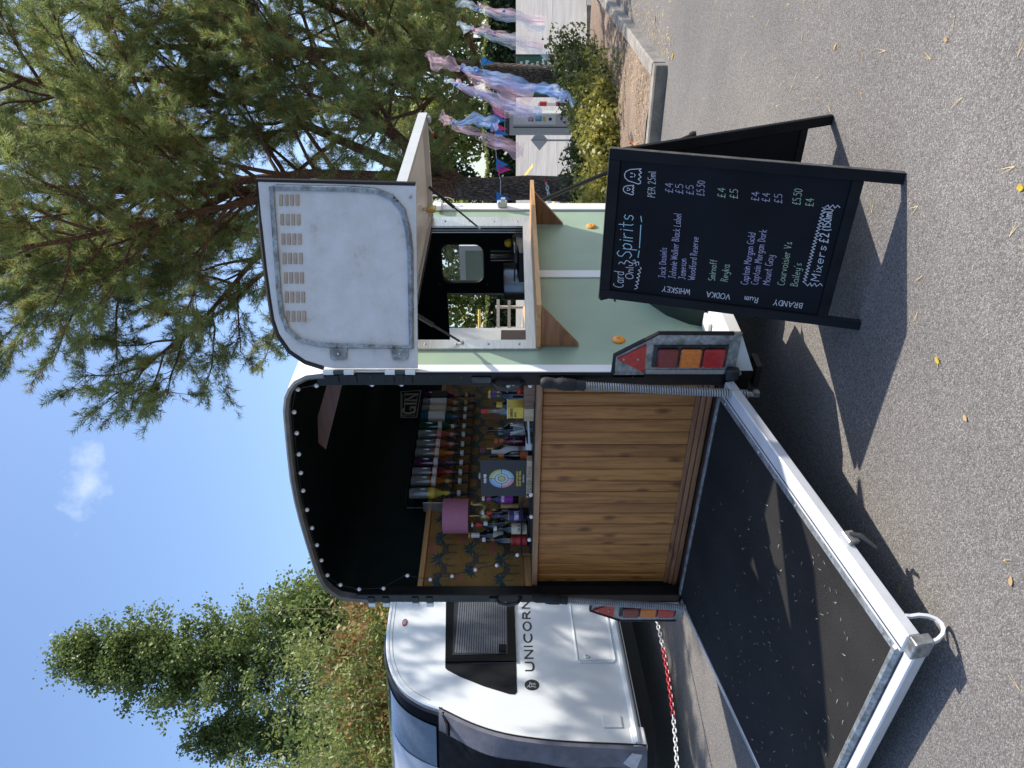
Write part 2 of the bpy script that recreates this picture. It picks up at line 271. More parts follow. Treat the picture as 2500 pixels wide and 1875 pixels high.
def inner(d): 
    c=Vector((.875,1.9)); out=[]
    for i,(x,z) in enumerate(roof):
        a=Vector(roof[max(0,i-1)]); b=Vector(roof[min(len(roof)-1,i+1)]); t=(b-a).normalized(); nn=Vector((t.y,-t.x)); out.append((x+nn.x*d,z+nn.y*d))
    return out
mb=MB(); r2=inner(.022); o=[]
YF=lambda x: LEN if x<1.25 else LEN-(x-1.25)/.507*.87
mb.sheet([[(x,-.012,z) for x,z in roof],[(x,YF(x),z) for x,z in roof]]); RF=mk('roof',mb,WHITE,T,smooth=True)
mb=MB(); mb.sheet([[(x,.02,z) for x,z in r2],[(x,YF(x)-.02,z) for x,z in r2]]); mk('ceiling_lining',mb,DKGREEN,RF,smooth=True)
mb=MB(); ra,rb,rc=roof,inner(.028),inner(.012); mb.sheet([[(x,-.014,z) for x,z in ra],[(x,-.026,z) for x,z in rc],[(x,-.014,z) for x,z in rb],[(x,.03,z) for x,z in rb]]); mk('rear_arch_edge',mb,M('grey_edge_trim',(.16,.165,.165),.5,.3,.2,15),RF,smooth=True)
mk('floor',MB().box((.02,.0,.36),(1.73,LEN,.4475)),BLACK,T)
mk('left_wall',MB().box((-.008,.0,.36),(.008,LEN,2.42)),SAGE,T); 
# right wall with the serving hatch cut out
HY0,HY1,HZ0,HZ1=.281,1.69,1.425,2.04
def framed(x0,x1,y0,y1,z0,z1,h): a,b,c,d=h; return MB().box((x0,y0,z0),(x1,a,z1)).box((x0,b,z0),(x1,y1,z1)).box((x0,a,z0),(x1,b,c)).box((x0,a,d),(x1,b,z1))
mk('side_panel',framed(1.738,1.752,.0,2.05,.36,2.44,(HY0,HY1,HZ0,HZ1)),SAGE,T)
mk('front_corner_panel',MB().prism([(1.752,2.05,.36),(1.752,2.05,2.44),(1.25,2.9,2.44),(1.25,2.9,.36)],(-.014,-.008,0)),SAGE,T)
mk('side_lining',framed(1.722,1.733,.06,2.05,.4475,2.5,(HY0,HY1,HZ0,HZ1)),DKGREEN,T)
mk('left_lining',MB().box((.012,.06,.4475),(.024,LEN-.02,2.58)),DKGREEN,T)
# front wall: doorway at the left, rounded window
dw=(.03,.585,.4475,2.07); 
mb=MB(); y0,y1=LEN-.03,LEN
def rrect(x0,x1,z0,z1,r,k=5):
    out=[]
    for cx,cz,a0 in ((x1-r,z1-r,0),(x0+r,z1-r,90),(x0+r,z0+r,180),(x1-r,z0+r,270)):
        for i in range(k+1): an=math.radians(a0+90*i/k); out.append((cx+r*math.cos(an),cz+r*math.sin(an)))
    return out
wx0,wx1,wz0,wz1=.70,1.06,1.745,2.10
rr=rrect(wx0,wx1,wz0,wz1,.07); rect=[]
for x,z in rr:  # outer frame points on a surrounding rectangle, matched corner by corner
    cx,cz=(wx0+wx1)/2,(wz0+wz1)/2; dx,dz=x-cx,z-cz; s=min(.215/abs(dx) if dx else 9,.215/abs(dz) if dz else 9); rect.append((cx+dx*s,cz+dz*s))
k=len(rr)
for y,fl in ((y0,0),(y1,1)): mb.add([(x,y,z) for x,z in rr]+[(x,y,z) for x,z in rect],[(i,(i+1)%k,k+(i+1)%k,k+i) for i in range(k)])
mb.add([(x,y0,z) for x,z in rr]+[(x,y1,z) for x,z in rr],[(i,(i+1)%k,k+(i+1)%k,k+i) for i in range(k)])
cx,cz=(wx0+wx1)/2,(wz0+wz1)/2
for a,b in (((dw[1],y0,.4475),(cx-.215,y1,2.72)),((cx+.215,y0,.4475),(1.262,y1,2.72)),((cx-.215,y0,.4475),(cx+.215,y1,cz-.215)),((cx-.215,y0,cz+.215),(cx+.215,y1,2.72)),((.008,y0,2.07),(dw[1],y1,2.7)),((.008,y0,.4475),(.03,y1,2.07))): mb.box(a,b)
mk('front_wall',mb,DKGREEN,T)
mk('window_seal',MB().tube([(x,y0-.004,z) for x,z in rrect(wx0-.008,wx1+.008,wz0-.008,wz1+.008,.078)],.012,6,closed=True),RUB,T)
mk('window_pane',MB().prism([(x,y0+.012,z) for x,z in rr],(0,.004,0)),M('clear_acrylic',(.8,.85,.85),.05,alpha=.10,var=.02),T)
gd=mk('groom_door',MB().box((-.01,2.95,.45),(.012,3.21,2.16),bev=.004),M('grey_white_door_liner',(.5,.51,.5),.45,var=.06,sc=5),T); mk('door_pocket',MB().box((.012,2.96,.9),(.03,3.14,1.60)),M('dark_brown_board',(.03,.018,.013),.6),gd); mk('door_edge',MB().box((.565,2.872,.5),(.584,2.90,2.06)),ALU,T)
jd=mk('open_front_flap',MB().box((.40,3.38,1.0),(.75,3.40,1.93)),SAGE,T); mk('flap_edge',MB().box((.40,3.372,1.931),(.80,3.408,1.985)).box((.751,3.372,1.0),(.80,3.408,1.93)),WHITE,jd)
# trims
mk('rear_corner_trim',MB().bbox((1.7535,.0,.995),(1.760,.062,2.44),.002).box((1.7535,.0,.42),(1.759,.05,.45)),WHITE,T)
mk('front_corner_trim',MB().bbox((1.7525,1.965,.36),(1.766,2.075,2.44),.004),WHITE,T)
mk('panel_joint_trim',MB().bbox((1.7525,.982,.46),(1.760,1.07,1.352),.003),WHITE,T)
mk('top_side_trim',MB().box((1.7525,.062,2.36),(1.759,1.965,2.44)),WHITE,T)
fr=framed(1.7525,1.766,.198,1.835,1.36,2.10,(HY0,HY1,HZ0,HZ1)); mk('hatch_frame',fr,ALU,T)
mk('hatch_reveal',MB().box((1.715,HY0-.004,HZ0-.004),(1.751,HY0,HZ1)).box((1.715,HY1,HZ0-.004),(1.751,HY1+.004,HZ1)).box((1.715,HY0,HZ0-.006),(1.751,HY1,HZ0-.001)).box((1.715,HY0,HZ1),(1.751,HY1,HZ1+.004)),M('mill_aluminium',(.5,.5,.5),.45,.7,.12,10),T)
for y in (.24,1.76):
    for z in (1.46,1.62,1.79,1.95): mk('rivet',MB().ball((1.767,y,z),.006,6,4),BOLT,T)
# serving hatch flap, propped up level, its outer half seen beyond the top door
FZ=2.055; fl=mk('hatch_flap',MB().box((1.775,.475,FZ+.012),(2.46,1.825,FZ+.03)),WHITE,T)
mk('flap_frame',MB().box((1.775,.46,FZ-.02),(2.47,.495,FZ+.034)).box((1.775,1.80,FZ-.02),(2.47,1.842,FZ+.034)).box((2.44,.495,FZ-.02),(2.475,1.80,FZ+.034)).box((1.775,.495,FZ-.005),(1.81,1.80,FZ+.034)),M('cream_edged_aluminium',(.60,.585,.56),.4,.3,.06,10),fl)
mk('flap_lock',MB().lathe([(.022,0),(.024,.01),(.022,.02),(.01,.03)],(2.44,1.80,FZ-.045),10).tube([(2.40,1.78,FZ-.03),(2.36,1.78,FZ-.05)],.006,6),BOLT,fl)
mk('flap_tag',MB().box((2.345,1.775,FZ-.062),(2.36,1.785,FZ-.045)),M('red_plastic',(.5,.02,.03),.4),fl)
for y,p0,p1 in ((1.74,(2.02,1.74,FZ-.01),(1.765,1.655,1.715)),(.25,(1.98,.25,FZ-.01),(1.768,.25,1.76))):
    a=Vector(p0); b=Vector(p1); mid=a.lerp(b,.5); g=mk('gas_strut',MB().tube([a,mid],.0115,8),M('satin_black',(.012,.012,.013),.35),T); mk('piston_rod',MB().tube([mid,b.lerp(a,.04)],.006,8),STEELD,g); mk('strut_end',MB().ball(b,.012,8,5),BOLT,g)
# serving shelf and its two brackets
SZ0,SZ1=1.352,1.376
sh=MB().add([(1.768,.205,SZ0),(1.768,1.86,SZ0),(2.02,1.86,SZ0),(2.02,.205,SZ0),(1.768,.205,SZ1),(1.768,1.86,SZ1),(2.02,1.86,SZ1),(2.02,.205,SZ1)],[(0,3,2,1),(4,5,6,7),(0,1,5,4),(1,2,6,5),(2,3,7,6),(3,0,4,7)])
mk('serving_shelf',sh,OAK,T)
for y in (.23,1.72): mk('shelf_bracket',MB().prism([(1.762,y,SZ0-.002),(1.99,y,SZ0-.002),(1.762,y,SZ0-.20)],(0,.032,0)),PINEX,T)
mk('front_ring',MB().tube([(1.772,2.06+.0,1.95+.09*math.cos(t)) if 0 else (1.775+.055*math.sin(t),2.06,2.045+.075*math.cos(t)) for t in [i*math.pi/8 for i in range(9)]],.006,6).tube([(1.775+.035*math.sin(t),2.07,1.965+.055*math.cos(t)) for t in [i*math.pi/8 for i in range(9)]],.004,6),WHITE,T)
mk('corner_catch',MB().bbox((1.767,1.985,1.53),(1.81,2.03,1.60),.006).box((1.80,1.99,1.545),(1.83,2.02,1.575)),ALU,T); mk('roof_corner_cap',MB().bbox((1.768,1.93,1.985),(1.80,2.05,2.05),.008),WHITE,T)
for y,z in ((1.706,.963),(.297,.937)):
    mm=mk('side_marker_lamp',MB().lathe([(.034,0),(.034,.006),(.028,.011),(.012,.013),(.01,.011)],(1.7525,y,z),18,(1,0,0)),AMBER,T,smooth=True); mk('screw',MB().ball((1.7655,y,z),.005,6,4),BOLT,mm)
# mudguard, wheel, white wing end
mg=MB(); rows=[]
for i in range(13):
    an=math.radians(195-210*i/12); y=1.02-.60*math.cos(math.pi-an)*-1 if 0 else 1.05+.63*math.cos(an); z=.40+.40*math.sin(an); rows.append([(1.752,y,z),(1.95,y,z),(1.975,y+.006*math.cos(an),z-.03),(1.972,y,z-.05)])
mk('mudguard',mg.sheet(rows),M('dark_green_mudguard',(.018,.035,.028),.4,var=.15,sc=8),T,smooth=True)
wh=mk('wheel',MB().lathe([(.20,-.09),(.30,-.09),(.325,-.06),(.33,0),(.325,.06),(.30,.09),(.20,.09)],(1.86,1.05,.331),28,(1,0,0)),RUB,T,smooth=True); mk('rim',MB().lathe([(.20,.0),(.19,.085),(.16,.06),(.08,.05),(.06,.08),(.02,.085)],(1.86,1.05,.331),20,(1,0,0)),M('silver_rim',(.55,.56,.57),.35,.7),wh,smooth=True)
mk('wing_end',MB().add([(1.756,.014,.30),(1.985,.014,.40),(1.985,.014,.455),(1.756,.014,.455),(1.756,.60,.30),(1.985,.60,.40),(1.985,.60,.455),(1.756,.60,.455)],[(0,1,2,3),(7,6,5,4),(0,4,5,1),(1,5,6,2),(2,6,7,3),(3,7,4,0)]),WHITE,T)
mk('wing_hole',MB().lathe([(.024,0),(.024,.003)],(1.9855,.44,.428),14,(1,0,0)),RUB,T); mk('wing_bracket',MB().bbox((1.757,.30,.4555),(1.85,.42,.475),.004),WHITE,T)
# rear lamp clusters (right one in full view, left one behind the left spring)
def cluster(mir):
    X=lambda x: x if not mir else W-(1.757+(x-1.757)*.8)
    def P(l,y0,y1): return MB().prism([(X(x),y0,z) for x,z in l],(0,y1-y0,0))
    pl=mk('lamp_plate',P([(1.757,.40),(1.989,.40),(1.989,.80),(1.862,.997),(1.735,.997),(1.735,.845),(1.757,.845)],-.012,.010),GALV,T)
    mk('plate_edging',MB().tube([(X(1.989),-.008,.44),(X(1.991),-.008,.80),(X(1.864),-.008,.999),(X(1.757),-.008,.999)],.011,6),RUB,pl)
    mk('lamp_backing',P([(1.80,.455),(1.925,.455),(1.925,.815),(1.80,.815)],-.022,-.0125),STEELD,pl)
    for (z0,z1),mt,nm in (((.690,.802),DRED,'dark_lens'),((.578,.690),AMB,'amber_lens'),((.464,.578),REDL,'red_lens')):
        mk('lamp_lens',MB().bbox((min(X(1.806),X(1.913)),-.045,z0+.005),(max(X(1.806),X(1.913)),-.0225,z1-.005),.008),mt,pl)
    tr=mk('reflector',P([(1.848,.985),(1.931,.852),(1.767,.848)],-.022,-.0125),REDL,pl)
    for x,z in ((1.848,.955),(1.848,.885)): mk('screw',MB().ball((X(x),-.024,z),.006,6,4),BOLT,tr)
    mk('alu_edge',MB().box((min(X(1.757),X(1.782)),-.018,.452),(max(X(1.757),X(1.782)),-.0125,.84)),ALU,pl)
    mk('corner_socket',MB().bbox((min(X(1.735),X(1.80)),-.05,.385),(max(X(1.735),X(1.80)),-.0125,.447),.006),STEELD,T)
cluster(0); cluster(1)
# black rear frame
mk('rear_post',MB().bbox((1.683,-.012,.385),(1.752,.05,2.47),.004),BLACK,T); mk('rear_post',MB().bbox((-.011,-.012,.385),(.060,.062,2.47),.004),BLACK,T)
mk('rear_sill',MB().box((.06,-.01,.40),(1.683,.10,.446)),RUB,T)
for z in (2.335,2.06): 
    for dz in (-.045,.045): mk('hinge_leaf',MB().bbox((1.70,-.019,z+dz-.022),(1.748,-.0125,z+dz+.022),.002),BLACK,T); mk('hinge_leaf',MB().bbox((-.006,-.019,z+dz-.022),(.042,-.0125,z+dz+.022),.002),BLACK,T); mk('hinge_knuckle',MB().bbox((-.045,-.022,z+dz-.022),(-.012,.0,z+dz+.022),.003),WHITE,T)
for x,s in ((1.70,1),(.03,-1)): mk('grab_handle',MB().tube([(x,-.014,1.60),(x,-.05,1.575),(x-.012,-.055,1.52),(x,-.05,1.465),(x,-.014,1.44)],.011,8),PLAST,T)
mk('latch_plate',MB().bbox((1.705,-.026,1.60),(1.738,-.0125,1.70),.004),STEELD,T); mk('latch_plate',MB().bbox((.005,-.026,1.60),(.04,-.0125,1.64),.004),STEELD,T)
for x in (1.735,.005):
    for z in (.50,.9,1.25,1.75,1.9,2.2): mk('bolt',MB().ball((x,-.013,z),.006,6,3),STEELD,T)
mk('prop_stand',MB().box((1.60,.16,.24),(1.65,.22,.36)).box((1.57,.13,.21),(1.70,.25,.24)),RUB,T)
mk('under_body',MB().box((.1,.3,.20),(1.6,2.7,.36)),RUB,T)
# counter across the back: vertical boards, stepped mouldings, ledge
xs_=[.026,.094,.192,.281,.374,.464,.553,.644,.726,.819,.904,.997,1.086,1.176,1.269,1.357,1.449,1.535,1.63,1.72]
CT=mk('counter_front',MB().box((.026,.14,.4476),(1.72,.152,1.34)),WALN,T)
for a,b in zip(xs_[:-1],xs_[1:]): mk('board',MB().bbox((a+.0014,.120+rint(0,.002),.525),(b-.0014,.1395,1.336),.005),PINE,CT)
for i,(z0,z1,y) in enumerate(((.449,.476,.085),(.477,.503,.098),(.504,.530,.108))): mk('moulding',MB().bbox((.028,y,z0),(1.718,.1195,z1),.005),PINEX,CT)
mk('counter_ledge',MB().bbox((.028,.082,1.337),(1.718,.16,1.373),.004),OAKX,T)
mk('counter_top',MB().box((.026,.1605,1.345),(1.72,.74,1.371)),OAKX,T)
mk('bar_mat',MB().bbox((.42,.17,1.3715),(1.42,.255,1.380),.002),RUB,T)
# wallpaper and battens on the left wall
mk('wallpaper',MB().box((.0245,.062,1.42),(.027,2.6,2.062)),WALLP,T)
WPP=T.children and None
WPO=[o for o in bpy.data.objects if o.name=='wallpaper'][0]
def wpoly(mb,pts,cy,cz,fl=1,s=1,h=.0274): mb.add([(h,cy+a*s*fl,cz+b*s) for a,b in pts],[tuple(range(len(pts)))])
WT=M('print_teal',(.022,.062,.075),.7,var=.4,sc=60); WGY=M('print_grey',(.085,.068,.05),.7,var=.5,sc=90); WPK=M('print_pink',(.42,.10,.11),.7,var=.3,sc=70); WOL=M('print_olive',(.115,.10,.055),.7,var=.4,sc=70)
mt,mg_,mp_,mo=MB(),MB(),MB(),MB(); rw=random.Random(4)
for r_ in range(3):
    for c_ in range(14):
        cy=.13+c_*.178+(.089 if r_%2 else 0); cz=1.53+r_*.205; fl=1 if c_%2 else -1; hh=.0272+.0001*(c_%2)
        for k_ in range(9): an=math.radians(200-28*k_+rw.uniform(-6,6)); L_=rw.uniform(.06,.09); ca,sa=math.cos(an),math.sin(an); wpoly(mt,[(0,0),(ca*L_*.5-sa*.009,sa*L_*.5+ca*.009),(ca*L_,sa*L_-.018*abs(ca)),(ca*L_*.5+sa*.009,sa*L_*.5-ca*.009)],cy,cz+.03,fl,1,hh+k_*2e-6)
        wpoly(mo,[(-.003,0),(.003,0),(.005,-.07),(-.005,-.07)],cy,cz+.03,fl,1,hh-.0001)
        ay,az=cy+.089,cz-.01; B=[(-.03,.012),(-.018,.022),(.0,.02),(.014,.024),(.022,.05),(.036,.052),(.04,.042),(.03,.036),(.028,.01),(.024,-.045),(.019,-.045),(.018,-.006),(-.016,-.006),(-.018,-.045),(-.024,-.045),(-.026,.0),(-.038,-.012)]
        wpoly(mg_,B,ay,az,fl,1.55,hh+.0003)
        for k_ in range(6): an=k_*1.047; wpoly(mp_,[(0,0),(.012*math.cos(an-.35),.012*math.sin(an-.35)),(.02*math.cos(an),.02*math.sin(an)),(.012*math.cos(an+.35),.012*math.sin(an+.35))],cy+.075*fl,cz+.095,1,1.5,hh+.0004+k_*2e-6)
        for k_ in range(46): a_,b_=rw.uniform(-.085,.085),rw.uniform(-.09,.10); an=rw.uniform(0,6.28); wpoly(mo,[(a_,b_),(a_+.012*math.cos(an)-.004*math.sin(an),b_+.012*math.sin(an)+.004*math.cos(an)),(a_+.028*math.cos(an),b_+.028*math.sin(an))],cy,cz,1,1,hh-.0002+k_*1e-6)
def wclip(m): m.v=[(x,y,min(max(z,1.421),2.061)) for x,y,z in m.v]; return m
for nm,m_,q in (('palm_print',mt,WT),('animal_print',mg_,WGY),('flower_print',mp_,WPK),('stem_print',mo,WOL)): mk(nm,wclip(m_),q,WPO,kind='stuff')
mk('batten',MB().bbox((.0245,.06,2.064),(.05,2.6,2.098),.003),OAK,T); mk('batten',MB().bbox((.0245,.06,1.374),(.05,2.6,1.418),.003),OAK,T)
mk('overhead_batten',MB().prism([(x,.30,z) for x,z in [(1.70,2.42),(1.70,2.34),(1.46,2.432),(.99,2.588),(1.04,2.625),(1.235,2.60),(1.46,2.515)]],(0,.04,0)),REDW,T)
mk('side_worktop',MB().box((1.15,.80,1.27),(1.7215,2.04,1.30)),OAKX,T)
# ramp
RA=.1962; RL=1.55; RAIL=M('painted_alloy',(.60,.61,.63),.4,.12,.08,9)
def rp(x,s,h=0): return Vector((x,-s*math.cos(RA)-h*math.sin(RA)*1.0,.4475-s*math.sin(RA)+h*math.cos(RA)))
def rbox(x0,x1,s0,s1,h0,h1,bev=0):
    m=MB()
    (m.bbox((x0,s0,h0),(x1,s1,h1),bev) if bev else m.box((x0,s0,h0),(x1,s1,h1))); return m.xf(lambda v: rp(v.x,v.y,v.z))
RM=mk('ramp',rbox(.045,1.60,.012,1.49,-.035,-.004),MATR,T)
mk('ramp_edge_rail',rbox(1.642,1.735,.05,1.545,-.034,.014,.005),RAIL,RM); mk('rail_groove',rbox(1.660,1.666,.06,1.54,.0142,.0150),STEELD,RM); mk('ramp_edge_strip',rbox(1.598,1.6415,.012,1.50,-.03,.004,.002),GALV,RM)
mk('ramp_edge_rail',rbox(.012,.044,.03,1.50,-.075,.002,.003),ALU,RM); mk('hinge_strip',rbox(.045,1.60,-.012,.0115,-.02,.004,.002),GALV,RM)
mk('ramp_end_tube',rbox(.03,1.635,1.491,1.53,-.045,.010,.012),GALV,RM); mk('ramp_end_rail',rbox(.03,1.66,1.532,1.58,-.062,-.012,.005),RAIL,RM); mk('corner_cap',rbox(1.66,1.74,1.546,1.588,-.06,.012,.004),GALV,RM)
for x in (1.70,.10): mk('stand_loop',MB().tube([rp(x+.03,1.465,-.03)]+[rp(x+.03+.012*math.sin(t),1.47+.055-.055*math.cos(t),-.045-.078*math.sin(t)) for t in [i*math.pi/8 for i in range(9)]]+[rp(x+.03,1.582,-.03)],[.0085]*11,4),RAIL,RM)
for s in (.08,.45,.8,1.08,1.48): mk('bolt',MB().ball(rp(1.62,s,.004),.008,6,4),BOLT,RM)
for s in (.3,.7,1.1): mk('bolt',MB().ball(rp(.03,s,.003),.006,6,4),BOLT,RM)
for x in (.2,.6,1.0,1.35): mk('bolt',MB().ball(rp(x,1.51,.011),.008,6,4),BOLT,RM)
lt=mk('ramp_latch',rbox(1.737,1.757,1.08,1.14,-.05,-.005,.004),BOLT,RM); mk('latch_lever',MB().tube([rp(1.757,1.10,-.03),rp(1.775,1.13,-.05),rp(1.775,1.20,-.075)],[.008,.010,.006],8),PLAST,RM)
mk('latch_hook',MB().tube([rp(.45,1.59,-.06),rp(.44,1.63,-.07),rp(.50,1.65,-.07)],.01,6).xf(lambda v:v),BOLT,RM)
# counterbalance springs with rubber boots
for (a,b,c) in (((1.722,-.04,1.345),(1.716,-.06,1.14),(1.714,-.125,.355)),((.075,-.045,1.36),(.062,-.055,1.155),(.030,-.085,.40))):
    a,b,c=map(Vector,(a,b,c)); d=(c-b); n_=66; path=[]; e1=d.orthogonal().normalized(); e2=d.normalized().cross(e1)
    for i in range(n_*10+1): t=i/(n_*10); an=2*math.pi*i/10; path.append(b+d*t+(e1*math.cos(an)+e2*math.sin(an))*.0185)
    sp=mk('spring',MB().tube(path,.0046,5),SPRG,T,smooth=True); mk('spring_core',MB().tube([b,c],.013,8),STEELD,sp)
    ax=(b-a); bt=MB().tube([a+ax*t for t in (-.06,-.02,.08,.2,.32,.36,.5,.75,.8,.86,.92,1.0)],[.016,.026,.030,.028,.026,.031,.033,.030,.024,.027,.025,.027],10); mk('rubber_boot',bt,RUB,T,smooth=True)
    mk('spring_anchor',MB().tube([c,c+Vector((.0,-.005,-.03))],.014,8).bbox(tuple(c+Vector((-.008,-.02,-.055))),tuple(c+Vector((.022,.012,-.025))),.004),GALV,sp)
# top door, swung out past square on its post hinges
HD=Vector((.842,.54,0)).normalized(); HO=Vector((1.757,-.015,0)); HN=Vector((HD.y,-HD.x,0))  # HN faces the camera
def dp(s,z,h=0): q=HO+HD*s+HN*h; return Vector((q.x,q.y,z))
out=[(.026,1.966),(.922,1.966),(.94,2.735),(.722,2.719),(.521,2.701),(.377,2.684),(.268,2.668),(.195,2.645),(.115,2.59),(.064,2.515),(.033,2.418),(.026,2.37)]
D=mk('top_door',MB().prism([dp(s,z) for s,z in out],HN*-.03),DOORW,T)
fp=[(.908,2.645),(.902,2.29),(.892,2.16),(.862,2.085),(.80,2.03),(.70,2.005),(.60,1.995),(.13,1.993),(.137,2.30),(.143,2.45),(.165,2.54),(.215,2.60),(.29,2.628),(.40,2.640),(.665,2.655),(.908,2.668)]
def smoothp(P,k=3):
    out=[]; n=len(P)
    for i in range(n):
        p0,p1,p2,p3=[Vector(P[(i+j)%n]) for j in (-1,0,1,2)]
        for j in range(k): t=j/k; out.append(.5*((2*p1)+(p2-p0)*t+(2*p0-5*p1+4*p2-p3)*t*t+(3*p1-p0-3*p2+p3)*t**3))
    return out
mk('door_frame_channel',MB().tube([dp(s,z,.006) for s,z in fp],.0155,4,closed=True),GALV,D)
mk('door_seal',MB().tube([dp(s,z,-.008) for s,z in [(.925,1.97),(.944,2.742),(.722,2.727),(.521,2.709),(.377,2.692),(.268,2.677),(.193,2.653),(.11,2.597),(.058,2.52),(.03,2.43)]],.0135,8),RUB,D)
SL=M('beige_louvre',(.42,.33,.25),.6,var=.1)
for g in range(7):
    for k in range(4): s=.283+.094*g; z=2.612-.0265*k+.004*g-.012+.0; mk('vent_slat',MB().add([dp(s-.027,z-.0095),dp(s+.027,z-.0095),dp(s+.027,z+.0095),dp(s-.027,z+.0095),dp(s-.026,z-.008,.008),dp(s+.026,z-.008,.008),dp(s+.025,z+.007,.004),dp(s-.025,z+.007,.004)],[(4,5,6,7),(0,1,5,4),(1,2,6,5),(2,3,7,6),(3,0,4,7)]),SL,D)
for z in (2.352,2.05): 
    mk('door_bracket',MB().prism([dp(s,q,.012) for s,q in ((.078,z-.04),(.135,z-.044),(.135,z+.044),(.078,z+.04),(.068,z+.03),(.068,z-.03))],HN*-.011),GALV,D); mk('bolt',MB().ball(dp(.098,z,.014),.008,6,4),BOLT,D)
    for dz in (-.05,.05): mk('hinge_knuckle',MB().tube([dp(.008,z+dz-.024,.008),dp(.008,z+dz+.024,.008)],.013,8),WHITE,D)
    mk('hinge_pin',MB().tube([dp(.008,z-.024,.007),dp(.008,z+.024,.007)],.010,8),STEELD,D)
mk('bolt',MB().ball(dp(.864,1.993,.004),.009,8,4),BOLT,D)
for s,z in ((.855,2.07),(.84,2.055),(.13,2.36),(.13,2.08)): mk('bolt',MB().ball(dp(s,z,.022),.006,6,4),M('rusty_bolt',(.10,.04,.02),.7),D)
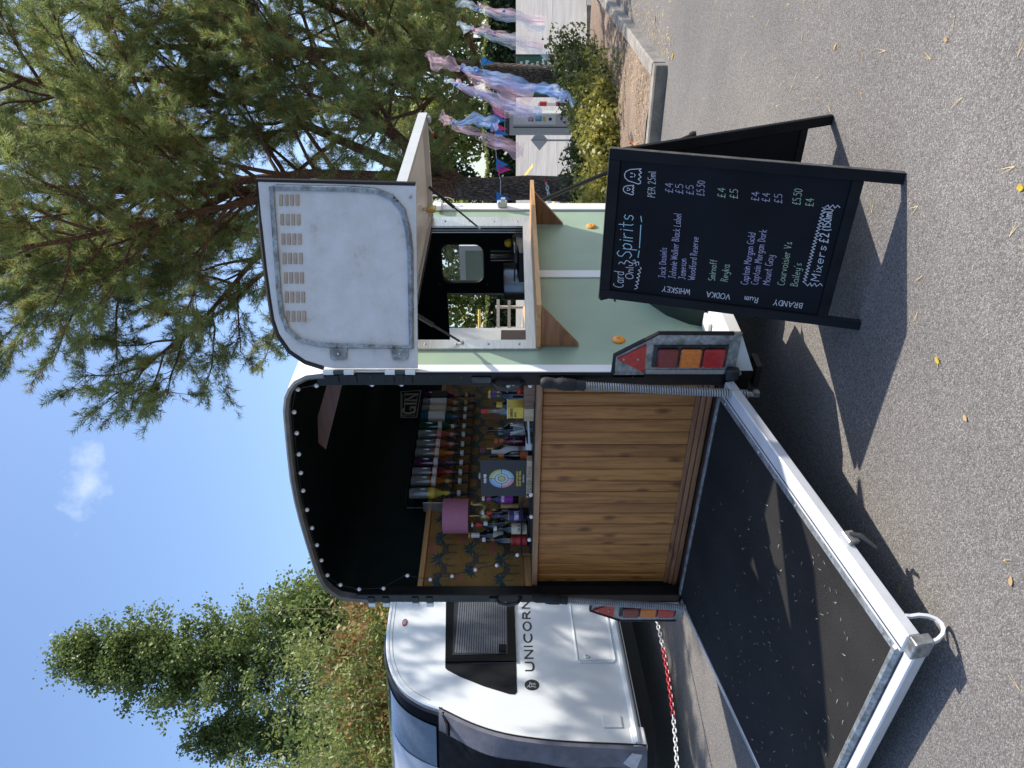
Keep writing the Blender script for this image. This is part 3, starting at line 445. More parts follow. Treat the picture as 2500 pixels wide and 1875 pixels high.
# ---------------------------------------------------------------- single-stroke hand lettering
def arc(cx,cy,rx,ry,a0,a1,n=8): return [(cx+rx*math.cos(math.radians(a0+(a1-a0)*i/n)),cy+ry*math.sin(math.radians(a0+(a1-a0)*i/n))) for i in range(n+1)]
def S(t): return [[tuple(map(float,p.split(','))) for p in q.split()] for q in t.split(';')]
O_=[arc(.27,.3,.25,.3,90,450,12)]
GL={'a':[arc(.24,.3,.22,.3,40,320,8)]+S('.46,.6 .46,.1 .54,0'),'b':S('.05,1 .05,0')+[arc(.24,.3,.2,.3,150,-150,8)],'c':[arc(.28,.3,.25,.3,50,310,8)],'d':[arc(.24,.3,.22,.3,40,320,8)]+S('.46,1 .46,0'),'e':[[(.05,.3),(.46,.33)]+arc(.26,.3,.22,.3,10,310,9)],
'f':S('.42,.95 .3,1 .2,.85 .2,0;.03,.55 .38,.58'),'g':[arc(.24,.3,.22,.3,40,320,8)]+S('.46,.6 .45,-.2 .3,-.35 .08,-.28'),'h':S('.05,1 .05,0;.05,.4 .2,.6 .36,.55 .42,.35 .42,0'),'i':S('.08,.6 .08,0;.08,.8 .09,.84'),'j':S('.2,.6 .2,-.2 .05,-.33;.2,.8 .21,.84'),'k':S('.05,1 .05,0;.4,.6 .07,.28 .42,0'),
'l':S('.08,1 .08,.08 .16,0'),'m':S('.04,.6 .04,0;.04,.45 .15,.6 .28,.52 .3,0;.3,.45 .42,.6 .54,.5 .56,0'),'n':S('.05,.6 .05,0;.05,.42 .2,.6 .36,.52 .4,0'),'o':O_,'p':S('.05,.6 .05,-.35')+[arc(.24,.3,.2,.3,150,-150,8)],'r':S('.05,.6 .05,0;.05,.38 .2,.58 .36,.56'),'s':S('.4,.52 .25,.6 .1,.52 .12,.36 .36,.26 .4,.1 .24,0 .05,.08'),'t':S('.2,.95 .2,.1 .32,0;.03,.62 .38,.64'),
'u':S('.05,.6 .06,.12 .2,0 .36,.1 .42,.3;.42,.6 .42,0'),'v':S('.04,.6 .22,0 .42,.6'),'w':S('.03,.6 .16,0 .3,.5 .44,0 .58,.6'),'x':S('.05,.6 .42,0;.42,.6 .04,0'),'y':S('.05,.6 .08,.2 .24,.08 .42,.25;.44,.6 .42,-.2 .26,-.35 .06,-.28'),
'A':S('0,0 .3,1 .6,0;.1,.35 .5,.35'),'B':S('.06,0 .06,1 .38,.92 .42,.7 .3,.55 .06,.52;.3,.55 .5,.4 .46,.1 .06,0'),'C':[arc(.36,.5,.33,.5,55,305,10)],'D':S('.06,0 .06,1 .3,.95 .5,.7 .5,.3 .32,.05 .06,0'),'E':S('.46,1 .06,1 .06,0 .48,0;.06,.52 .4,.52'),'G':[arc(.36,.5,.33,.5,60,330,10)]+S('.4,.42 .66,.42 .66,0'),'H':S('.06,1 .06,0;.5,1 .5,0;.06,.5 .5,.5'),'I':S('.1,1 .1,0'),
'J':S('.1,1 .56,1;.36,1 .36,.2 .25,0 .06,.1'),'K':S('.06,1 .06,0;.5,1 .08,.45 .52,0'),'L':S('.06,1 .06,0 .46,0'),'M':S('.05,0 .08,1 .33,.4 .58,1 .62,0'),'N':S('.06,0 .06,1 .52,0 .52,1'),'O':[arc(.36,.5,.34,.5,90,450,14)],'P':S('.06,0 .06,1 .4,.92 .44,.68 .34,.5 .06,.46'),'R':S('.06,0 .06,1 .4,.92 .44,.7 .34,.52 .06,.48;.24,.5 .5,0'),'S':S('.5,.88 .3,1 .1,.88 .1,.66 .46,.38 .48,.14 .26,0 .04,.12'),'T':S('0,1 .56,1;.28,1 .28,0'),'U':S('.06,1 .06,.25 .28,0 .5,.25 .5,1'),'V':S('.02,1 .28,0 .56,1'),'W':S('.02,1 .18,0 .38,.75 .58,0 .76,1'),'X':S('.04,1 .5,0;.5,1 .04,0'),'Y':S('.02,1 .28,.5 .54,1;.28,.5 .28,0'),'F':S('.06,0 .06,1 .48,1;.06,.52 .4,.52'),
'0':[arc(.26,.5,.22,.5,90,450,12)],'1':S('.08,.8 .2,1 .2,0'),'2':S('.06,.78 .2,1 .4,.95 .44,.7 .06,0 .5,0'),'4':S('.36,0 .36,1 .04,.35 .52,.35'),'5':S('.46,1 .12,1 .08,.6 .3,.62 .46,.42 .4,.1 .2,0 .04,.1'),'£':S('.48,.85 .36,1 .22,.9 .2,.5 .18,.15 .06,0 .5,.02;.06,.5 .4,.5'),'.':S('.08,0 .1,.06'),"'":S('.08,1 .06,.8'),'(':S('.22,1.05 .06,.7 .06,.25 .22,-.15'),')':S('.06,1.05 .22,.7 .22,.25 .06,-.15'),'-':S('.05,.5 .35,.5'),' ':[]}
def strokes(txt,sp=.16,lean=0):
    x=0; out=[]
    for ch in txt:
        g=GL[ch]; wd=max([p[0] for s in g for p in s],default=.22)
        for s in g: out.append([(x+px+py*lean,py) for px,py in s])
        x+=wd+sp
    return out,x-sp
def ribbon(mb,pts,wd,f,h):  # pts 2D -> flat line with round-ish joints
    for (x0,y0),(x1,y1) in zip(pts[:-1],pts[1:]):
        dx,dy=x1-x0,y1-y0; L_=math.hypot(dx,dy)
        if L_<1e-7: continue
        nx,ny=-dy/L_*wd/2,dx/L_*wd/2; ex,ey=dx/L_*wd*.3,dy/L_*wd*.3
        mb.add([f(x0-ex+nx,y0-ey+ny,h),f(x0-ex-nx,y0-ey-ny,h),f(x1+ex-nx,y1+ey-ny,h),f(x1+ex+nx,y1+ey+ny,h)],[(0,1,2,3)])
        h+=2e-6
def write(name,txt,x0,y0,wid,hgt,f,mat,par,wd=.0034,ang=0,jit=.0,h=.0008,lean=0):
    st,w_=strokes(txt,lean=lean); mb=MB(); ca,sa=math.cos(ang),math.sin(ang)
    for s in st:
        P=[]
        for a,b in s: u=a/w_*wid+random.gauss(0,jit); v=b*hgt+random.gauss(0,jit); P.append((x0+u*ca-v*sa,y0+u*sa+v*ca))
        ribbon(mb,P,wd,f,h)
    return mk(name,mb,mat,par)
# ---------------------------------------------------------------- chalk A-board
BO=Vector((2.214,-.287,0)); BU=Vector((.9998,.02,0)); BNH=Vector((-.02,.9998,0)); LEAN=math.radians(15)
BUP=Vector((0,0,math.cos(LEAN)))+BNH*math.sin(LEAN); BF=-(BNH*math.cos(LEAN)-Vector((0,0,math.sin(LEAN))))
def bp_(a,b,h=0): return BO+BU*a+BUP*b+BF*h
A=thing('a_board','black A-frame chalkboard listing spirits and prices, standing on the asphalt','chalkboard',(2.54,.1,0))
BLKW=M('black_stained_wood',(.011,.012,.015),.7,spec=.15,var=.35,sc=9,bump=.25,bsc=90,stretch=(1,1,.2)); CHALKB=M('chalkboard_face',(.0085,.010,.0145),.7,spec=.12,var=.25,sc=4); EDGEW=M('worn_black_edge',(.06,.058,.055),.7,var=.6,sc=18)
def bbx(a0,a1,b0,b1,h0,h1,f=bp_,bev=.0025): return MB().bbox((a0,b0,h0),(a1,b1,h1),bev).xf(lambda v:f(v.x,v.y,v.z))
fr_=[(-.026,.016,0,1.131),(.622,.666,0,1.131)]
for a0,a1,b0,b1 in fr_: mk('front_stile',bbx(a0,a1,b0,b1,-.014,.012),BLKW,A)
mk('top_rail',bbx(.0165,.6215,1.086,1.131,-.013,.011),BLKW,A); mk('bottom_rail',bbx(.0165,.6215,.138,.180,-.013,.011),BLKW,A)
PN=mk('chalk_panel',bbx(.0165,.6215,.1805,1.0855,-.008,.0),CHALKB,A)
mk('top_edge',bbx(-.026,.666,1.1315,1.1345,-.014,.012,bev=.001),EDGEW,A); 
for sx in (.6665,): mk('worn_edge',bbx(sx,sx+.002,0.0,1.131,-.013,.011,bev=.0005),EDGEW,A)
# rear leaf leaning the other way
TOPY=bp_(.3,1.131).y; RLEN=Vector((0,.515-(TOPY+.02),1.09)).length; rl=math.atan2(.515-(TOPY+.02),1.09)
def bq(a,b,h=0): # b from the foot up, h away from the front leaf
    return Vector((2.150+a*.9995,.515,0))+Vector((.02*a,0.02*a,0))+Vector((0,-math.sin(rl),math.cos(rl)))*b+Vector((0,math.cos(rl),math.sin(rl)))*h
for a0,a1 in ((0,.042),(.648,.692)): mk('rear_stile',bbx(a0,a1,0,RLEN,-.012,.012,bq),BLKW,A)
mk('rear_rail',bbx(.0425,.6475,1.06,RLEN,-.011,.011,bq),BLKW,A); mk('rear_rail',bbx(.0425,.6475,.14,.182,-.011,.011,bq),BLKW,A); mk('rear_panel',bbx(.0425,.6475,.1825,1.0595,-.005,.004,bq),CHALKB,A)
mk('hinge_tab',bbx(-.045,-.0265,1.055,1.065,-.01,.0),PLAST,A)
CW=M('white_chalk_ink',(.56,.57,.62),.7,var=.1,sc=80); CC=M('aqua_chalk_ink',(.38,.60,.65),.7,var=.1,sc=80); CL=M('lilac_chalk_ink',(.43,.39,.57),.7,var=.12,sc=80); CG=M('green_chalk_ink',(.40,.54,.37),.7,var=.12,sc=80)
bw=lambda t,x,y,x2,y2,h,m,wd=.0020: write('writing',t,x,y,math.hypot(x2-x,y2-y),h,bp_,m,PN,wd,math.atan2(y2-y,x2-x),.0007,lean=.06)
bw('Card',.034,1.026,.112,1.03,.045,CW,.0026); bw('Only',.082,.987,.162,.99,.034,CW,.0026)
mb=MB()
def bumps(x0,y0,x1,y1,n,r):
    P=[]
    for i in range(n):
        for j in range(6): t=(i+j/6)/n; P.append((x0+(x1-x0)*t-(y1-y0)/math.hypot(x1-x0,y1-y0)*r*-math.sin(math.pi*j/6),y0+(y1-y0)*t+(x1-x0)/math.hypot(x1-x0,y1-y0)*r*-math.sin(math.pi*j/6)))
    return P
ribbon(mb,bumps(.035,.975,.15,.966,6,.012),.003,bp_,.001); ribbon(mb,bumps(.155,.968,.168,1.0,2,.014),.003,bp_,.001); ribbon(mb,bumps(.163,1.005,.142,1.058,2,.014),.003,bp_,.001); mk('writing',mb,CW,PN)
bw('Spirits',.182,1.003,.384,1.012,.064,CC,.0033)
mb=MB(); ribbon(mb,[(.192,.974),(.225,.972)],.0035,bp_,.001); ribbon(mb,[(.238,.972),(.345,.976)],.0035,bp_,.001); ribbon(mb,[(.36,.974),(.385,.98)],.0035,bp_,.001); mk('writing',mb,CC,PN)
def ghost(x,y,s,flip=1):
    mb=MB(); P=[(-.45,-.42),(-.5,-.3),(-.42,0),(-.36,.3),(-.2,.5),(0,.56),(.2,.48),(.34,.25),(.38,0),(.44,-.4),(.32,-.28),(.22,-.44),(.08,-.28),(-.06,-.44),(-.2,-.28),(-.32,-.44),(-.45,-.42)]
    ribbon(mb,[(x+a*s*flip,y+b*s) for a,b in P],.0034,bp_,.001)
    for q in (-.1,.12): ribbon(mb,[(x+q*s,y+.2*s),(x+q*s,y+.08*s)],.0038,bp_,.001)
    ribbon(mb,[(x-.08*s,y-.02*s),(x+.01*s,y-.08*s),(x+.1*s,y-.02*s)],.003,bp_,.001); mk('ghost_doodle',mb,CW,PN)
ghost(.498,1.040,.045); ghost(.560,1.026,.070)
bw('PER 25ml',.474,.930,.583,.938,.030,CW)
for t,x,y,x2,y2,m in (('Jack Daniels',.106,.845,.251,.854,CL),('Johnnie Walker Black Label',.110,.800,.413,.812,CL),('Jameson',.112,.757,.210,.765,CL),('Woodford Reserve',.114,.716,.316,.727,CL),('Smirnoff',.122,.630,.222,.636,CG),('Reyka',.125,.577,.206,.581,CG),('Captain Morgan Gold',.122,.491,.361,.500,CL),('Captain Morgan Dark',.127,.449,.380,.458,CL),('Mount Gay',.133,.401,.271,.409,CL),('Courvoisier Vs',.138,.341,.338,.349,CG),("Bailey's",.141,.288,.248,.292,CG)): bw(t,x,y,x2,y2,.029,m)
bw('Mixers',.175,.207,.335,.212,.034,CW,.003); bw('£2',.352,.212,.392,.216,.034,CW,.004); bw('(150ml)',.405,.215,.497,.226,.030,CW,.0036)
for t,y,x2,m in (('£4',.859,.543,CL),('£5',.817,.540,CL),('£5',.774,.540,CL),('£5.50',.731,.563,CL),('£4',.646,.542,CG),('£5',.597,.541,CG),('£4',.512,.538,CL),('£4',.470,.538,CL),('£5',.422,.538,CL),('£5.50',.351,.566,CG),('£4',.301,.533,CG)): bw(t,.500,y,x2,y+.004,.030,m)
mb=MB(); P=[]
for i in range(48): t=i/47; P.append((.16+.34*t,.262-.006*t+(.009 if i%2 else -.004)))
ribbon(mb,P,.0028,bp_,.001); ribbon(mb,[(.16,.258),(.150,.248),(.165,.240),(.150,.232),(.166,.222),(.152,.212),(.168,.200),(.158,.19)],.0028,bp_,.001); ribbon(mb,[(.50,.256),(.512,.246),(.5,.238),(.514,.228),(.502,.218),(.514,.21),(.506,.2)],.0028,bp_,.001); mk('writing',mb,CW,PN)
# the four headings are written up the side, letters turned upside down relative to the list
for t,y0,y1 in (('WHISKEY',.728,.850),('VODKA',.555,.655),('Rum',.434,.492),('BRANDY',.248,.368)): write('writing',t,.066,y0,y1-y0,.026,bp_,CW,PN,.0027,math.pi/2,.0006)
# ---------------------------------------------------------------- caravan
KO=Vector((-2.118,.34,0)); KD=Vector((-.25486,.96698,0)); KN=Vector((.96698,.25486,0))  # KN faces the camera
def kp(s,z,h=0): q=KO+KD*s+KN*h; return Vector((q.x,q.y,z))
K=thing('caravan','white touring caravan with UNICORN lettering, parked behind the trailer with its front cover on','caravan',tuple(KO-KN*1.1+KD*3))
CWH=M('caravan_gelcoat',(.70,.73,.75),.22,var=.03,sc=3,coat=.4); CBLK=M('caravan_gloss_black',(.006,.006,.007),.3,var=.2,spec=.08); CGREY=M('caravan_grey_panel',(.42,.45,.50),.25,.1,.06,3,coat=.5); GLS=M('tinted_window',(.03,.033,.04),.15,var=.1,spec=.2)
prof=[(6.2,.42),(-.15,.42),(-.162,.62),(-.145,.9),(-.118,1.2),(-.05,1.55),(.06,1.83),(.16,2.0),(.235,2.11),(.31,2.27),(.43,2.43),(.61,2.56),(.88,2.66),(1.22,2.715),(1.7,2.745),(2.6,2.75),(5.6,2.72),(6.0,2.6),(6.2,2.2)]
def sm(P,k=4):
    out=[]
    for i in range(len(P)-1):
        p0,p1,p2,p3=[Vector(P[min(max(i+j,0),len(P)-1)]) for j in (-1,0,1,2)]
        for j in range(k): t_=j/k; q=.5*((2*p1)+(p2-p0)*t_+(2*p0-5*p1+4*p2-p3)*t_*t_+(3*p1-p0-3*p2+p3)*t_**3); out.append((q.x,q.y))
    return out+[tuple(P[-1])]
prof=[prof[0],prof[1]]+sm(prof[2:15])+prof[15:]
mk('body_side',MB().prism([kp(s,z) for s,z in prof],KN*-.04),CWH,K)
mb=MB(); mb.sheet([[kp(s,z,-.0) for s,z in prof[1:]],[kp(s+.0,z+.0,-.06) for s,z in prof[1:]],[kp(s-(.05 if s<.5 else 0),z,-.5) for s,z in prof[1:]],[kp(s-(.12 if s<.5 else 0),z,-1.15) for s,z in prof[1:]],[kp(s-(.05 if s<.5 else 0),z,-1.8) for s,z in prof[1:]],[kp(s,z,-2.3) for s,z in prof[1:]]]); mk('body_shell',mb,CWH,K,smooth=True)
def off(P,d):
    out=[]
    for i,(s,z) in enumerate(P):
        a=Vector(P[max(0,i-1)]); b=Vector(P[min(len(P)-1,i+1)]); t=(b-a).normalized(); out.append((s-t.y*d,z+t.x*d))
    return out
# dark sunroof window and grey panel wrapped over the front, black edging strip
fw=[(.235,2.11),(.31,2.27),(.43,2.43),(.61,2.56),(.88,2.66),(1.22,2.715)]
def wrap(P,h0,h1,d,mat,name,par,k=6):
    Q=off(P,d); rows=[]
    for i in range(k+1):
        h=h0+(h1-h0)*i/k; g=.12*(1-((h+1.15)/1.15)**2); rows.append([kp(s-g*(1 if s<.5 else max(0,1-(s-.5)/.8)),z,h) for s,z in Q])
    return mk(name,MB().sheet(rows),mat,par,smooth=True)
wrap(sm([(.02,1.75),(.06,1.83),(.16,2.0)]+fw),-.06,-2.24,.012,CBLK,'front_panel',K); wrap(sm([(.245,2.14),(.31,2.27),(.43,2.43),(.61,2.56),(.86,2.655)]),-.16,-2.1,.020,M('sunroof_glass',(.10,.13,.17),.06,var=.1,coat=1),'sunroof_pane',K)
wrap(sm([(.16,2.0),(.235,2.11),(.31,2.27),(.43,2.43),(.61,2.56)]),-.56,-2.3,.027,CGREY,'grey_upper_panel',K)
mk('front_edge_seal',MB().tube([kp(s,z,-.055) for s,z in off(sm([(.02,1.75),(.06,1.83),(.16,2.0)]+fw),.014)],.014,6),PLAST,K)
mk('roof_edge_rail',MB().tube([kp(s,z,-.01) for s,z in off([(s,z) for s,z in prof if .2<s<6 and z>2.1],-.012)],.018,6),CWH,K,smooth=True)
mk('pinstripe',MB().tube([kp(s,z,.001) for s,z in off([(s,z) for s,z in prof if .28<s<6 and z>2.2],-.055)],.0025,4),M('grey_pinstripe',(.2,.22,.25),.4),K)
# window with blind
WN=mk('side_window',MB().prism([kp(s,z,.022) for s,z in [(.80,1.455),(1.95,1.475),(1.95,2.195),(.79,2.112)]],KN*-.0215),CBLK,K)
mk('window_glass',MB().prism([kp(s,z,.026) for s,z in [(.89,1.535),(1.85,1.55),(1.85,2.10),(.87,2.05)]],KN*-.003),GLS,WN)
for i in range(22): z=1.545+i*.0225; mk('blind_slat',MB().add([kp(.90,z,.0275),kp(1.84,z+.012,.0275),kp(1.84,z+.026,.029),kp(.90,z+.014,.029)],[(0,1,2,3)]),M('grey_blind',(.13,.14,.165),.4),WN)
mk('window_catch',MB().bbox((0,0,0),(.10,.07,.012),.003).xf(lambda v:kp(.905+v.x,1.55+v.y,.030+v.z)),CBLK,WN)
mk('black_window_fairing',MB().prism([kp(s,z,.004) for s,z in [(.792,1.458),(.43,1.452),(.40,1.47),(.405,1.52),(.50,1.75),(.62,1.97),(.70,2.085),(.73,2.108),(.785,2.112)]],KN*-.0035),M('satin_black_vinyl',(.012,.012,.013),.5,spec=.12,var=.15),K)
# lettering and badge
kf=lambda a,b,h: kp(a,b,h)
s_=.695
for ch in 'UNICORN':
    wd_={'I':.0,'O':.125,'C':.115}.get(ch,.105); st=GL[ch]; 
    if ch=='U': st=[[(.06,1),(.06,.35)]+arc(.28,.33,.22,.33,180,360,8)+[(.5,.35),(.5,1)]]
    gw=max(p[0] for q in st for p in q); gm=min(p[0] for q in st for p in q); mb=MB(); z0=1.296+.022*(s_-.69)
    for q in st: ribbon(mb,[(s_+(a-gm)/max(.05,gw-gm)*(wd_ if ch!='I' else 0),z0+b*.074) for a,b in q],.0195,kf,.0012)
    mk('letter',mb,M('black_vinyl',(.012,.012,.014),.35),K); s_+=wd_+.057
bd=mk('round_badge',MB().lathe([(.066,0),(.066,.002)],kp(.515,1.318,.0005),24,KN),MATS['black_vinyl'],K)
mb=MB()
for q in ([(-.03,-.035),(-.02,-.005),(-.03,.02),(-.012,.03)],[(-.012,.03),(.01,.015),(.03,.02)],[(.03,.02),(.012,.0),(.018,-.03)],[(-.012,.03),(-.03,.045)],[(0,-.01),(.0,-.035)],[(.005,.005),(-.01,.0)]): ribbon(mb,[(.515+a,1.318+b) for a,b in q],.005,kf,.0035)
mk('badge_drawing',mb,CWH,bd)
bd=mk('oval_badge',MB().lathe([(.055,0),(.052,.006)],kp(1.365,2.56,.0005),20,KN).xf(lambda v:Vector((v.x,v.y,2.56+(v.z-2.56)*.48))),M('red_badge',(.35,.02,.05),.3),K); mk('badge_centre',MB().lathe([(.036,0),(.034,.002)],kp(1.365,2.56,.0068),16,KN).xf(lambda v:Vector((v.x,v.y,2.56+(v.z-2.56)*.5))),BOLT,bd)
# locker door, vent, lower rail, skirt
ld=mk('locker_door',MB().tube([kp(s,z,.004) for s,z in [(.83,.54),(1.9,.545),(1.9,.905),(.82,.885),(.80,.86),(.80,.56)]],.011,6,closed=True),CWH,K); mk('locker_panel',MB().prism([kp(s,z,.006) for s,z in [(.835,.55),(1.89,.555),(1.89,.895),(.825,.875)]],KN*-.005),CWH,ld); mk('locker_lock',MB().lathe([(.028,0),(.026,.012),(.01,.014)],kp(.87,.80,.004),14,KN),CWH,ld); mk('keyhole',MB().lathe([(.007,0),(.006,.003)],kp(.87,.80,.0185),8,KN),RUB,ld)
mk('inspection_cover',MB().bbox((0,0,0),(.135,.165,.012),.006).xf(lambda v:kp(.02+v.x,.575+v.y,v.z)),CWH,K)
mk('lower_rail',MB().tube([kp(-.15,.475,.006),kp(6.1,.475,.006)],.03,8),CWH,K,smooth=True); mk('rail_groove',MB().tube([kp(-.1,.435,.004),kp(6.1,.435,.004)],.006,4),PLAST,K)
mk('corner_bumper',MB().bbox((-.18,.40,-.12),(.03,.52,.014),.01).xf(lambda v:kp(v.x,v.y,v.z)),CWH,K)
mk('chassis',MB().prism([kp(.3,.22,-.35),kp(6,.22,-.35),kp(6,.42,-.35),kp(.3,.42,-.35)],KN*-1.6),RUB,K); w2=mk('wheel',MB().lathe([(.18,-.09),(.29,-.09),(.31,-.05),(.31,.05),(.29,.09),(.18,.09)],kp(3.4,.31,-.22),20,KN),RUB,K,smooth=True); mk('rim',MB().lathe([(.19,-.02),(.18,.07),(.05,.06)],kp(3.4,.31,-.22),14,KN),BOLT,w2)
# towing cover over the front
GCL=M('grey_cover_cloth',(.16,.16,.185),.85,spec=.15,var=.2,sc=9,bump=.4,bsc=25); BCL=M('black_cover_cloth',(.014,.015,.017),.75,spec=.1,var=.3,sc=10,bump=.5,bsc=18)
cv=[(-.19,.41),(-.175,.62),(-.16,.9),(-.135,1.2),(-.07,1.55),(.04,1.83),(.215,2.12)]; cv=sm(cv); rows=[]
def cvrow(h,d,w0=0): return [kp(s-d-.012*math.sin(9*z+h*7)*(h<-.1)-.16*(1-((max(h,-2.3)+1.15)/1.15)**2),z,h) for s,z in cv]
mk('front_cover_edge',MB().sheet([[kp(s+(.02+.30*0),z,.012) for s,z in cv],cvrow(.004,.02),cvrow(-.07,.028),cvrow(-.16,.03)]),GCL,K,smooth=True)
mk('front_cover',MB().sheet([cvrow(-.155-i*.268,.034) for i in range(9)]),BCL,K,smooth=True); mk('cover_piping',MB().tube([kp(s+.022,z,.014) for s,z in cv],.007,5),MATS['black_vinyl'],K)
mk('cover_strap',MB().tube([kp(.195,2.085,.0),kp(.12,2.04,-.05),kp(.05,2.03,-.11)],.018,5),BCL,K); mk('cover_light_window',MB().prism([kp(-.20-.02,.45+.0,-.03),kp(-.215,.53,-.02),kp(-.235,.60,-.10),kp(-.25,.50,-.16)],(-.002,-.006,0)),M('cloudy_vinyl',(.5,.5,.53),.25),K)
# ---------------------------------------------------------------- bottles and bar kit
DKG=M('dark_bottle_glass',(.008,.008,.009),.08,var=.2,coat=.6); BRG=M('brown_bottle_glass',(.035,.014,.006),.1,coat=.5); GRG=M('green_bottle_glass',(.012,.05,.022),.08,coat=.6); BLG=M('blue_bottle_glass',(.012,.11,.15),.08,coat=.6); CLG=M('clear_bottle_glass',(.16,.18,.18),.06,var=.2,sc=40,coat=.8)
LB={k:M('label_'+k,c,.5,var=.08,sc=60) for k,c in dict(red=(.5,.03,.03),cream=(.62,.56,.42),purple=(.045,.02,.16),magenta=(.30,.025,.30),orange=(.55,.12,.03),white=(.62,.62,.62),green=(.28,.42,.08),copper=(.65,.17,.04),yellow=(.62,.45,.05),teal=(.12,.40,.38),maroon=(.14,.01,.04),black=(.014,.014,.016),pink=(.55,.25,.26),gold=(.45,.33,.10),blue=(.06,.12,.35)).items()}
LIQ={k:M('liquid_'+k,c,.1,var=.15,coat=.7) for k,c in dict(amber=(.28,.085,.012),pink=(.30,.075,.055),clear=(.17,.19,.20),orange=(.42,.13,.015),red=(.20,.008,.015),purple=(.06,.02,.05),green=(.01,.06,.03),lemon=(.42,.36,.06),blue=(.01,.10,.14)).items()}
def bottle(lab,x,y,z,h,r,glass,labels,cap,capm,group=None,neck=.36,name='bottle',txt=None):
    t=thing(name,lab,'bottle',(x,y,z),0,group); hb=h*(1-neck)
    g=mk('glass',MB().lathe([(r*.9,0),(r,.006),(r,hb*.88),(r*.82,hb*1.02),(r*.45,hb+h*.10),(r*.36,hb+h*.16),(r*.36,h-.022),(r*.42,h-.018),(r*.42,h-.012)],(x,y,z),14),glass,t,smooth=True)
    for a,b,k,*f in labels: 
        rr=r*1.012 if b*h<hb*.9 else r*.40; mk('label',MB().lathe([(rr,0),(rr,(b-a)*h)],(x,y,z+a*h),14),LB[k],t,smooth=True)
    mk('cap',MB().lathe([(r*.44,0),(r*.46,.004),(r*.44,cap),(r*.3,cap+.002)],(x,y,z+h-.014),12),LB[capm],t,smooth=True)
    if txt:
        d=Vector((CAM.x-x,CAM.y-y,0)).normalized(); an0=math.atan2(d.y,d.x)
        for s,zz,hh,wd,m in txt:
            f=lambda a,b,q: Vector((x+(r*1.02+q)*math.cos(an0+a/r),y+(r*1.02+q)*math.sin(an0+a/r),z+b))
            write('print',s,-wd/2,zz*h,wd,hh,f,m,t,.0028,0,0)
    return t
INKW=M('white_print',(.75,.75,.76),.5); INKB=M('black_print',(.015,.015,.015),.5)
TIER=thing('bottle_riser','small stepped wooden riser holding the back row of bottles on the counter','shelf',(.3,.46,1.3715)); mk('step',MB().bbox((.05,.40,1.3715),(.60,.50,1.455),.003),OAKX,TIER); mk('end_cheek',MB().bbox((.115,.262,1.3715),(.13,.36,1.447),.002),OAKX,TIER); mk('front_bar',MB().tube([(.12,.255,1.437),(.60,.255,1.44)],.005,6),PLAST,TIER); mk('base_tray',MB().bbox((.131,.258,1.3715),(.60,.37,1.385),.002),PLAST,TIER)
Z0=1.3852
bottle('dark ale bottle with a red badger label, front row leftmost on the counter',.205,.315,Z0,.298,.035,DKG,[(.06,.40,'red'),(.70,.80,'red')],.02,'white',txt=[('BADGER',.29,.024,.085,INKB)])
bottle('tall dark bottle with a white neck label behind the red-labelled ale',.100,.45,1.4555,.335,.044,DKG,[(.72,.94,'white'),(.3,.5,'cream')],.012,'gold')
bottle('dark cider bottle with a cream and red label, front row second from left',.312,.312,Z0,.223,.036,DKG,[(.09,.52,'cream'),(.525,.60,'red')],.02,'white',neck=.34,txt=[('OLD',.28,.014,.04,INKB),('CIDER',.13,.018,.05,INKB)])
bottle('tall dark ale bottle with red neck and body labels standing on the riser',.200,.45,1.4555,.312,.036,DKG,[(.30,.62,'red'),(.74,.90,'red')],.012,'cream',txt=[('PRIDE',.36,.022,.05,INKW)])
bottle('white-capped dark bottle with a green apple label behind the cream-labelled cider',.283,.385,Z0,.285,.034,DKG,[(.30,.55,'green')],.024,'white')
bottle('dark ale bottle with a purple TRIBUTE label, in front of the gold elephant',.428,.312,Z0,.242,.0355,DKG,[(.18,.54,'purple'),(.545,.555,'gold'),(.82,.92,'purple')],.014,'black',txt=[('TRIBUTE',.30,.024,.062,INKW)])
bottle('bottle with orange labels half hidden behind the purple-labelled ale',.375,.388,Z0,.305,.033,BRG,[(.30,.62,'orange'),(.72,.90,'red')],.014,'white')
bottle('dark cider bottle with a magenta label, next to the black menu card',.452,.44,1.4555,.232,.033,DKG,[(.16,.50,'magenta'),(.51,.57,'purple'),(.66,.88,'magenta')],.016,'white',txt=[('THATCHERS',.40,.015,.05,INKW)])
Z1=1.3805
bottle('dark bottle with shiny copper labels to the right of the menu card',.927,.315,1.3725,.258,.029,DKG,[(.12,.30,'orange'),(.36,.80,'copper')],.012,'black',neck=.45)
bottle('white bottle with a black cap and a small sun picture, behind the copper-labelled bottle',.905,.375,1.3725,.262,.036,M('white_bottle',(.62,.62,.64),.35),[(.15,.45,'white'),(.24,.34,'yellow')],.045,'black')
bottle('small pale pink bottle with white labels close beside the menu card',.895,.262,1.3815,.135,.026,LIQ['pink'],[(.05,.3,'white'),(.62,.9,'white')],.02,'white',neck=.3)
bottle('green glass bottle with a yellow neck label and a dark red cap',.862,.44,1.3725,.30,.036,GRG,[(.25,.55,'green'),(.56,.70,'white'),(.80,.93,'yellow')],.035,'maroon')
bottle('maroon bottle with a printed cross and a copper neck band',.905,.475,1.3725,.225,.038,M('maroon_glass',(.13,.008,.045),.15,coat=.5),[(.2,.6,'maroon'),(.8,.95,'copper')],.02,'copper',txt=[('T',.28,.05,.03,INKW)])
bottle('maroon bottle with a teal neck band, second of the two maroon bottles',.965,.485,1.3725,.228,.036,MATS['maroon_glass'],[(.2,.6,'maroon'),(.8,.95,'teal')],.02,'black')
bottle('large black wine bottle with a long neck, tallest behind the card reader',1.03,.43,1.3725,.285,.046,DKG,[(.1,.45,'black')],.014,'black',neck=.5)
